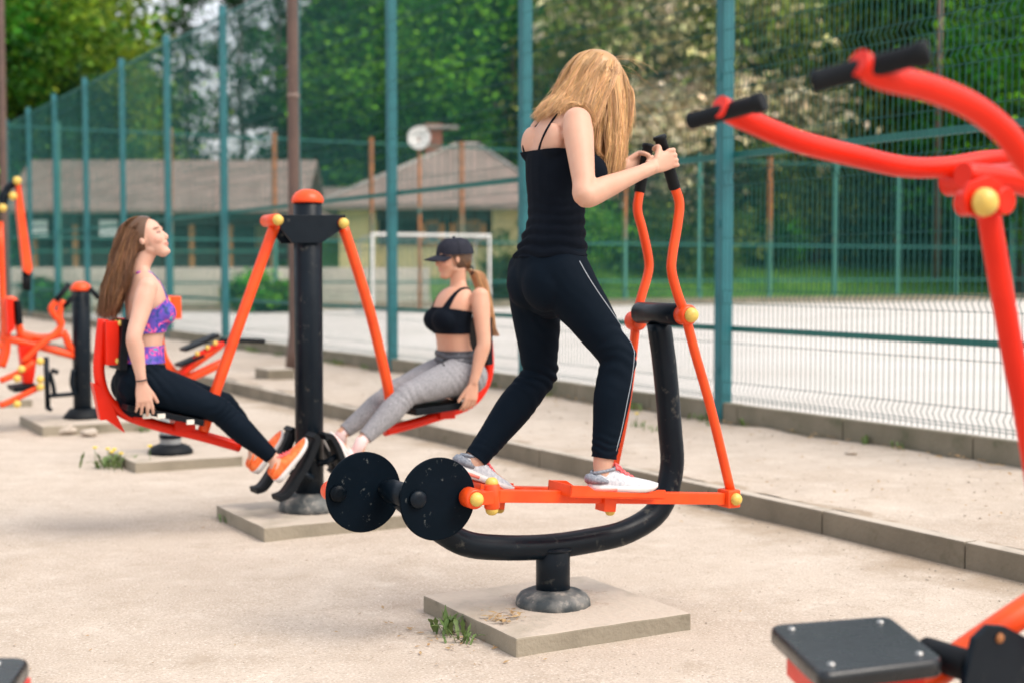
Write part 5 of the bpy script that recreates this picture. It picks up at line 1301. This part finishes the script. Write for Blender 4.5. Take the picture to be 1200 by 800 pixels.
    for p in catmull([(x, y, 0) for x, y in pl_], 5):
        q, n_ = cast(tl, p[0], p[1], .0006)
        if q is None:
            for dx in (1, 2, 3, 4, 6):
                q, n_ = cast(tl, p[0]-dx, p[1], .0006)
                if q is not None: break
        if q is not None: pts.append(q); ns.append(n_)
    ribbon('side_piping', pts, ns, .0035, .0010, 'stripe_fabric', lg)
    # tank top
    me, co = solid([tor]+bust+blade, .0062, .0045, 9, .5)
    cut(me, [(T(640, 177), (ZZ+AV*-.02).normalized()), (T(650, 301), (-ZZ+AV*.03).normalized())])
    def tw(p):
        zz = (p.z-T(650, 300).z); b = math.exp(-(zz/.13)**2)
        return .0052*b*math.sin(p.z*150+p.dot(AV)*30+noise.noise(V((p.x*6, p.y*6, p.z*4)))*9)+.0045*noise.noise(V((p.x*8, p.y*8, p.z*6)))+ .0035*math.exp(-((zz-.0)/.02)**2)
    displace(me, tw); me = thicken(me, .0022); tk = link_mesh('tank_top', me, 'tank_fabric', o)
    # straps: near one where the photo shows it, far one mirrored, both run over the shoulder to the front edge
    sp = [(631, 179), (634, 168), (639, 156), (646, 144), (654, 134), (660, 129)]
    pts, ns = [], []
    for p in catmull([(x, y, 0) for x, y in sp], 4):
        q, n_ = cast(tb, p[0], p[1], .002)
        if q is not None: pts.append(q); ns.append(n_)
    f_, n2 = drape(tb, pts[-1], T(692, 180)-AU*.075, 12, .002, mid=T(682, 140)-AU*.085)
    ribbon('strap', pts+f_[1:], ns+n2[1:], .011, .0016, 'tank_fabric', tk)
    f_, n2 = drape(tb, T(622, 178)+AU*.075, T(692, 180)+AU*.075, 22, .002, mid=T(662, 130)+AU*.095)
    ribbon('strap', f_, n2, .011, .0016, 'tank_fabric', tk)
    shoe(hN, FN[0], FN[2], o, 'shoe', 'shoe_white', 'shoe_sole_white', 'shoe_grey', 'lace_pink', .262, foxing='shoe_grey')
    shoe(hF, FF[0], FF[2], o, 'shoe', 'shoe_white', 'shoe_sole_white', 'shoe_grey', 'lace_pink', .25, foxing='shoe_grey')
    # hair
    rd = random.Random(3); base = (.70, .43, .215)
    cap = scalp_cap(Hd, fr, 1, 'hair', o, (.42, .24, .10), .008)
    paths, rr, cc = [], [], []
    okc = lambda f, l, u: (u > -.25 and f < .62) or (f < -.1 and u > -.75)
    roots = scalp(Hd, fr, 1, rd, 13000, okc); gd_ = scalp(Hd, fr, 1, rd, 330, okc); G = []
    for p, n_, v in gd_:
        p = p+n_*.006
        back = v.x < -.05+.25*v.z+rd.gauss(0, .08)
        side = fr[1]*(1 if v.y > 0 else -1); k1 = rd.uniform(0, 6.28)
        if back:
            ln = .245+.09*v.z+rd.uniform(-.02, .02)
            pull = lambda q, t, s_=side, y=v.y: ((-ZZ*.84-AV*(.60-.30*t))+s_*.20*abs(y)*(1-t)).normalized()
        else:
            ln = .40+rd.uniform(-.13, .04)+.04*v.z
            pull = lambda q, t, s_=side, y=v.y: (-ZZ+AV*(.26*max(0, .3-t)-.16*t)+s_*(.12*(1-t)*abs(y)-.18*t)).normalized()
        d0 = (n_*.10+pull(p, 0)).normalized()
        P = grow(p, d0, ln, 20, pull, [tb], .005+.020*rd.random()**1.2, .60)
        a1, a2 = rd.uniform(.006, .016), rd.uniform(.004, .011)
        P = [q+(AV*math.sin(i*.42+k1)*a1+AU*math.sin(i*.38+k1*2)*a2)*(i/20)**1.3 for i, q in enumerate(P)]
        G.append((p, P))
    for (Q, gi), (p, n_, v) in zip(clump(G, [p+n_*.005 for p, n_, v in roots], rd, .72, .0055), roots):
        tone = .80+.35*((gi*7919) % 97)/97; paths.append(Q); rr.append(.0008); cc.append([x*tone for x in hairshade(base, rd, .82, 1.12)])
    for i in range(60):                     # a few flyaway hairs at the fringe
        p, n_, v = roots[rd.randrange(len(roots))]
        if v.x < 0: continue
        P = grow(p, (n_+AV*.6).normalized(), rd.uniform(.10, .22), 10, lambda q, t: (-ZZ*.7+AV*.8*(1-t)).normalized(), [tb], .012, .85)
        paths.append([tuple(q) for q in P]); rr.append(.0006); cc.append(hairshade(base, rd))
    strands(paths, rr, cc, 'hair_strands', cap)
    MB_ = None
main_woman()
# ======================================================== seated women
def seated(kind):
    Lw = kind == 'left'; c0 = SC; T = lambda x, y: onU(x, y, c0); f = 1 if Lw else -1; FA = AV*f
    o = None
    if Lw:
        sh, hip = (164, 340), (166, 448)
        tor = [((159, 470), .080, .130), ((163, 452), .108, .160), ((166, 434), .105, .155), ((169, 412), .080, .122), ((170, 392), .082, .120), ((172, 368), .094, .130), ((170, 346), .088, .140), ((167, 328), .060, .115), ((166, 317), .036, .055)]
        shN, shF = T(163, 337)-AU*.150, T(163, 337)+AU*.150
        elN, wN = U_(157, 395, SC-.215), U_(166, 446, SC-.215)
        elF, wF = U_(166, 392, SC+.22), U_(180, 440, SC+.20)
        hipN, hipF = T(164, 447)-AU*.085, T(164, 447)+AU*.085
        knN, knF = U_(256, 480, SC-.12), U_(262, 474, SC+.12)
        anN, anF = U_(322, 538, SC-.15), U_(298, 521, SC+.15)
        Hd = T(172, 281); fr = frame(FA*.76-AU*.50+ZZ*.42, ZZ*.90-(FA*.83-AU*.55)*.42); base = (.63, .39, .295); s = .96
        nk = [(T(164, 328), .044, .050), (T(165, 313), .042, .043), (Hd-fr[2]*.055-fr[0]*.025, .042, .044)]
        busts = [(186, 367, .058)]; butt = (156, 452)
        nl = (.87, .52)
    else:
        tor = [((538, 452), .080, .130), ((537, 436), .105, .155), ((535, 424), .098, .150), ((532, 408), .080, .122), ((530, 392), .080, .118), ((528, 374), .092, .128), ((532, 356), .088, .138), ((537, 342), .060, .115), ((538, 334), .036, .055)]
        shN, shF = T(547, 347)-AU*.150, T(547, 347)+AU*.150
        elN, wN = U_(567, 402, SC-.215), U_(555, 448, SC-.215)
        elF, wF = U_(548, 400, SC+.22), U_(530, 440, SC+.21)
        hipN, hipF = T(536, 436)-AU*.085, T(536, 436)+AU*.085
        knN, knF = U_(478, 462, SC-.11), U_(464, 458, SC+.11)
        anN, anF = U_(424, 516, SC-.13), U_(400, 508, SC+.13)
        Hd = T(531, 303); fr = frame(FA*.97-ZZ*.06+AU*.16, ZZ); base = (.60, .34, .235); s = .94
        nk = [(T(538, 345), .044, .050), (T(537, 330), .042, .043), (Hd-fr[2]*.055-fr[0]*.025, .042, .044)]
        busts = [(516, 375, .056)]; butt = (545, 440)
    torso = ('loft', [(T(x, y), a, b) for (x, y), a, b in tor], AU)
    def arm(a, b, c): return ('loft', [(a, .046, .043), (a.lerp(b, .2), .049, .045), (a.lerp(b, .55), .042, .041), (b, .036, .036), (b.lerp(c, .25), .038, .035), (b.lerp(c, .65), .029, .028), (c, .021, .025)], AU)
    def leg(h, k_, a_): return ('loft', [(h, .088, .086), (h.lerp(k_, .25), .088, .086), (h.lerp(k_, .6), .074, .074), (h.lerp(k_, .88), .059, .059), (k_, .056, .055), (k_.lerp(a_, .2), .054, .053), (k_.lerp(a_, .38), .056, .053), (k_.lerp(a_, .68), .043, .041), (k_.lerp(a_, .93), .032, .031), (a_, .031, .031)], AU)
    legN, legF = leg(hipN, knN, anN), leg(hipF, knF, anF)
    but = [('ell', T(*butt)+AU*sg*.066, [.08, .088, .085], (AV, AU, ZZ)) for sg in (-1, 1)]
    bust = [('ell', T(busts[0][0], busts[0][1])+AU*sg*.050, [busts[0][2], .074, .056], (AV, AU, ZZ)) for sg in (-1, 1)]
    delt = [('ell', p, [.047, .045, .047], (AV, AU, ZZ)) for p in (shN, shF)]
    # feet: soles against the foot rests
    if Lw:
        FN = frame(ray(345, 530)*0+(U_(366, 513, SC-.15)-U_(329, 566, SC-.15)), -AV*.9+ZZ*.5); hN = U_(327, 566, SC-.15)
        FF = frame(U_(338, 504, SC+.15)-U_(303, 556, SC+.15), -AV*.9+ZZ*.5); hF = U_(301, 556, SC+.15)
    else:
        FN = frame(U_(383, 512, SC-.13)-U_(409, 556, SC-.13), AV*.9+ZZ*.5); hN = U_(411, 556, SC-.13)
        FF = frame(U_(366, 504, SC+.13)-U_(392, 546, SC+.13), AV*.9+ZZ*.5); hF = U_(394, 546, SC+.13)
    feet = []
    for h, Fr, an in ((hN, FN, anN), (hF, FF, anF)):
        feet.append(('loft', [(an, .031, .030), (h+Fr[0]*.055+Fr[2]*.05, .031, .030), (h+Fr[0]*.14+Fr[2]*.035, .02, .033), (h+Fr[0]*.19+Fr[2]*.025, .014, .03)], AU))
    E = [torso, arm(shN, elN, wN), arm(shF, elF, wF), legN, legF, ('loft', nk, AU)]+but+bust+delt+feet+head(Hd, fr, s)
    if Lw:
        E += hand_open(wN+ZZ*-.008, (AV*.12-ZZ*.99), -AU, AV, .98, .22, .16, .55)
        E += hand_open(wF, (AV*.25-ZZ*.97), AU, AV, .95, .3, .1, .5)
    else:
        E += hand_open(wN, (-AV*.18-ZZ*.98), -AU, -AV, .98, .30, .10, .45)
        E += hand_open(wF, (-AV*.2-ZZ*.98), AU, -AV, .95, .3, .1, .5)
    lab = ('brown haired woman in floral sports bra sitting on the left hanging seat, face turned up' if Lw
           else 'smiling woman in black cap, black bra and grey leggings on the right hanging seat')
    o = empty('person', V((hipN.x, hipN.y, hipN.z-.1)), lab, 'person')
    body = finish_body(E, o, Hd, fr, s, base, not Lw, [(*(wN-ZZ*.09), .12), (*(wF-ZZ*.09), .12), (*Hd, .13)], .0042)
    tb = bvh(body)
    me, co = solid([torso, legN, legF]+but, .0045, .005, 9, .5)
    bm = bmesh.new(); bm.from_mesh(me)
    wz = T(168, 424) if Lw else T(530, 411)
    bmesh.ops.bisect_plane(bm, geom=bm.verts[:]+bm.edges[:]+bm.faces[:], plane_co=wz, plane_no=(ZZ+FA*(.12 if Lw else .02)).normalized(), clear_outer=True)
    for an_, kn_ in ((anN, knN), (anF, knF)):
        d = (an_-kn_).normalized(); pc = an_-d*(.025)
        g = [f_ for f_ in bm.faces if (f_.calc_center_median()-an_).length < .2]; es = list({e for f_ in g for e in f_.edges}); vs = list({v for f_ in g for v in f_.verts})
        bmesh.ops.bisect_plane(bm, geom=vs+es+g, plane_co=pc, plane_no=d, clear_outer=True)
    bm.to_mesh(me); bm.free()
    def wrin(p):
        z = .0016*noise.noise(p*12)
        for kn_, an_ in ((knN, anN), (knF, anF)):
            z += .0022*math.exp(-((p-kn_).length/.09)**2)*math.sin((an_-kn_).normalized().dot(p)*170+noise.noise(p*10)*7)
        z += .003*math.exp(-((p-hipN).length/.13)**2)*math.sin(p.dot(AV*.8+ZZ*.6)*170+noise.noise(p*9)*4); return z
    displace(me, wrin); me = thicken(me, .002); lg = link_mesh('leggings', me, 'legging_fabric' if Lw else 'heather_fabric', o)
    if not Lw:
        me, co = solid([torso]+but, .009, .005, 9, .5); cut(me, [(T(530, 410), (ZZ+FA*.02).normalized()), (T(530, 426), (-ZZ).normalized())])
        displace(me, lambda p: .003*math.sin(p.z*210+noise.noise(p*8)*5)); link_mesh('waistband', thicken(me, .002), 'waist_fabric', lg)
        k = MB(); w0 = T(516, 424)-AU*.08
        for i in range(2):
            pts, ns = drape(tb, T(516, 420)-AU*(.05+.02*i), T(512, 440)-AU*(.07+.03*i), 8, .010); k.tube(pts, .0028, 6)
        k.build('drawstring', 'rubber_black', lg)
    else:
        me, co = solid([torso], .0065, .005, 9, .5); cut(me, [(T(178, 404), (ZZ+AV*-.02).normalized()), (T(178, 424), (-ZZ).normalized())]); link_mesh('waistband', thicken(me, .002), 'floral_fabric', o)
    # bra
    me, co = solid([torso]+bust, .0065, .0045, 20, .55)
    if Lw: cut(me, [(T(190, 349), (ZZ*.85-AV*.52).normalized()), (T(190, 388), (-ZZ+AV*.05).normalized())])
    else: cut(me, [(T(503, 359), (ZZ*.98+AV*.16).normalized()), (T(510, 391), (-ZZ).normalized())])
    br = link_mesh('sports_bra', thicken(me, .0025), 'floral_fabric' if Lw else 'tank_fabric', o)
    if Lw:
        for sg in (-1, 1):
            pts, ns = drape(tb, T(190, 358)+AU*sg*.065, T(160, 322)+AU*sg*.035, 18, .003, mid=T(181, 328)+AU*sg*.055)
            ribbon('strap', pts, ns, [.050-.036*min(1, i/7) for i in range(len(pts))], .0018, 'floral_fabric', br)
    else:
        for sg in (-1, 1):
            pts, ns = drape(tb, T(510, 368)+AU*sg*.075, T(556, 368)+AU*sg*.06, 24, .003, mid=T(537, 336)+AU*sg*.088)
            ribbon('strap', pts, ns, [max(.020, .050-.03*min(1, i/8)) for i in range(len(pts))], .0018, 'tank_fabric', br)
            for (q0, q1) in (((515, 366), (540, 366)), ((520, 370), (545, 372))):
                pass
    if Lw:
        shoe(hN, FN[0], FN[2], o, 'shoe', 'shoe_orange', 'shoe_sole_white', 'shoe_orange', 'lace_pink', .25)
        shoe(hF, FF[0], FF[2], o, 'shoe', 'shoe_orange', 'shoe_sole_white', 'shoe_orange', 'lace_pink', .25)
        k = MB(); d = (wN-elN).normalized(); q = wN-d*.004; lat = AU
        x_ = (AU-d*AU.dot(d)).normalized(); y_ = d.cross(x_)
        k.tube([q+(x_*math.cos(t*.3491)*.0285+y_*math.sin(t*.3491)*.0245) for t in range(19)], .0032, 6); k.build('bracelet', 'dark_band', o)
    else:
        shoe(hN, FN[0], FN[2], o, 'shoe', 'shoe_pink', 'shoe_sole_white', 'sock_pink', None, .24)
        shoe(hF, FF[0], FF[2], o, 'shoe', 'shoe_pink', 'shoe_sole_white', 'sock_pink', None, .24)
        for an_, kn_ in ((anN, knN), (anF, knF)):
            d = (an_-kn_).normalized(); MB().tube([an_-d*.03, an_, (hN if an_ is anN else hF)+(FN if an_ is anN else FF)[0]*.062+(FN if an_ is anN else FF)[2]*.06], [.031, .031, .031], 18).build('sock', 'sock_pink', o)
    rd = random.Random(11 if Lw else 12); paths, rr, cc = [], [], []
    if Lw:
        base_h = (.17, .082, .040); cap = scalp_cap(Hd, fr, s, 'hair', o, (.10, .05, .025), .007)
        okc = lambda f_, l, u: (f_ < .58 and u > .45) or (f_ < .25 and u > .2) or (f_ < -.10 and u > -.6)
        roots = scalp(Hd, fr, s, rd, 6500, okc); G = []
        for p, n_, v in scalp(Hd, fr, s, rd, 240, okc):
            p = p+n_*.005; ln = .385+.06*v.z+rd.uniform(-.15, .04); k1 = rd.uniform(0, 6.28)
            side = fr[1]*(1 if v.y > 0 else -1)
            pull = lambda q, t, s_=side, y=v.y: ((-ZZ*.95-AV*(.26 if t < .35 else .24))+s_*(.10*abs(y)*(1-t)-.20*t*abs(y))).normalized()
            d0 = (-fr[0]*.62-fr[2]*.45+n_*.12+side*.15*abs(v.y)).normalized()
            P = grow(p, d0, ln, 19, pull, [tb], .004+.018*rd.random(), .60); a1 = rd.uniform(.006, .018)
            P = [q+(AV*math.sin(i*.42+k1)*a1+AU*math.sin(i*.36+k1*2)*a1*.7)*(i/19)**1.3 for i, q in enumerate(P)]; G.append((p, P))
        for (Q, gi), (p, n_, v) in zip(clump(G, [p+n_*.004 for p, n_, v in roots], rd, .70, .006), roots):
            tone = .7+.75*((gi*7919) % 97)/97; paths.append(Q); rr.append(.0014); cc.append([x*tone for x in hairshade(base_h, rd, .6, 1.4)])
        strands(paths, rr, cc, 'hair_strands', cap)
    else:
        base_h = (.20, .10, .05); base_p = (.50, .27, .14)
        cap = scalp_cap(Hd-fr[2]*.012, fr, s, 'hair', o, (.09, .05, .03), .004)
        # cap: crown, brim, button
        k = MB(); F_, L__, U__ = fr; rings = []; n = 32; H2 = Hd+(U__*.034-F_*.012)*s
        for j in range(9):
            t = j/8; rings.append([k.bm.verts.new(H2+(F_*math.cos(2*math.pi*i/n)*(.108*math.cos(t*1.45)**.75)+L__*math.sin(2*math.pi*i/n)*(.087*math.cos(t*1.45)**.75)+U__*(.094*math.sin(t*1.57)-.014))*s) for i in range(n)])
        for a, b in zip(rings, rings[1:]):
            for i in range(n): f_ = k.bm.faces.new((a[i], a[(i+1) % n], b[(i+1) % n], b[i])); f_.smooth = True
        k.bm.faces.new(rings[-1])
        rim = k.build('cap', 'cap_fabric', o)
        k = MB(); rows = []
        for j in range(7):
            t = j/6; rows.append([(H2+(F_*(.100*math.cos(a_)*1.0+t*.078*math.cos(a_)**.7)+L__*math.sin(a_)*(.086-.006*t)+U__*(-.010-.022*t-.018*math.sin(a_)**2))*s) for a_ in np.linspace(-1.15, 1.15, 15)])
        up_ = [[k.bm.verts.new(q+U__*.0022) for q in r] for r in rows]; dn_ = [[k.bm.verts.new(q-U__*.0022) for q in r] for r in rows]
        for g_ in (up_, dn_):
            for a, b in zip(g_, g_[1:]):
                for i in range(14): f_ = k.bm.faces.new((a[i], a[i+1], b[i+1], b[i])); f_.smooth = True
        for i in range(14): k.bm.faces.new((up_[-1][i], up_[-1][i+1], dn_[-1][i+1], dn_[-1][i]))
        k.build('brim', 'cap_fabric', rim)
        MB().ball(H2+U__*.083*s, .008, n=8).build('button', 'cap_fabric', rim)
        k = MB()
        for a_ in range(6):
            an = math.pi/6+a_*math.pi/3
            k.tube([H2+(F_*math.cos(an)*(.1092*math.cos(t*1.45)**.75)+L__*math.sin(an)*(.0882*math.cos(t*1.45)**.75)+U__*(.0948*math.sin(t*1.57)-.014))*s for t in np.linspace(0, .97, 9)], .0011, 5)
        k.build('seams', 'cap_fabric', rim)
        # hair under the cap drawn back to the tie
        tie = T(548, 317)-AU*.01
        roots = scalp(Hd, fr, s, rd, 1300, lambda f_, l, u: -.75 < u < .12 and (f_ < .05 or (abs(l) > .75 and f_ < .22 and u > -.1)) and not (u < -.3 and f_ > -.4))
        for p, n_, v in roots:
            p = p+n_*.004; ln = (tie-p).length
            P = grow(p, (n_*.1+(tie-p).normalized()), ln, 8, lambda q, t: (tie-q).normalized(), [tb], .006+.004*rd.random(), .5)
            paths.append([tuple(q) for q in P]); rr.append(.0018); cc.append(hairshade(base_h, rd, .6, 1.6))
        line = catmull([T(545, 316), T(555, 320), T(562, 338), T(567, 360), T(573, 380), T(580, 397)], 5)
        line = [V(p)-AU*.03 for p in line]
        for i in range(1100):
            a_ = rd.uniform(0, 6.28); q = rd.random()**.5; P = []
            ln = rd.uniform(.72, 1)
            for j, c_ in enumerate(line[:max(8, int(len(line)*ln))]):
                t = j/len(line); w_ = .018+.020*math.sin(math.pi*min(1, t*1.2+.05)); P.append(tuple(c_+(AV*math.cos(a_)+AU*math.sin(a_))*w_*q+AV*.004*math.sin(j*.6+int(a_*3))))
            paths.append(P); rr.append(.0017); k_ = hairshade(base_p, rd, .55, 1.35); cc.append(k_)
        strands(paths, rr, cc, 'hair_strands', cap)
        k = MB(); k.tube([T(549, 317)-AU*.03+(AU*math.cos(t*.3491)+ZZ*math.sin(t*.3491))*.02 for t in range(19)], .005, 6); k.build('hair_tie', 'hair_tie', cap)
seated('left'); seated('right')
# ---------------------------------------------------------------- light
SUN_AZ_DIR = V((.80, -.45, 0)).normalized(); SUN_EL = R(52)
w = bpy.data.worlds.new('World'); scene.world = w; w.use_nodes = True; nt = w.node_tree
sk = nt.nodes.new('ShaderNodeTexSky'); sk.sky_type = 'NISHITA'; sk.sun_disc = False; sk.sun_elevation = SUN_EL
sk.sun_rotation = math.atan2(SUN_AZ_DIR.x, SUN_AZ_DIR.y); sk.air_density = 1.0; sk.dust_density = 6; sk.ozone_density = .6
nt.links.new(mixn(nt, .5, sk.outputs[0], (7.5, 7.5, 7.6)), nt.nodes['Background'].inputs[0]); nt.nodes['Background'].inputs[1].default_value = .15
sl = bpy.data.lights.new('sun', 'SUN'); sl.energy = 1.5; sl.angle = R(34); sl.color = (1, .96, .90)
so = bpy.data.objects.new('sun', sl); COL.objects.link(so)
sd = (SUN_AZ_DIR*math.cos(SUN_EL)+ZZ*math.sin(SUN_EL)); so.rotation_euler = sd.to_track_quat('Z', 'Y').to_euler(); so.location = (3, -3, 12)
scene.view_settings.view_transform = 'Standard'; scene.view_settings.look = 'None'
scene.view_settings.exposure = .55; scene.view_settings.gamma = 1
scene.render.engine = 'CYCLES'; scene.cycles.use_denoising = True; scene.cycles.max_bounces = 6; scene.cycles.transparent_max_bounces = 8
scene.cycles.sample_clamp_indirect = 6
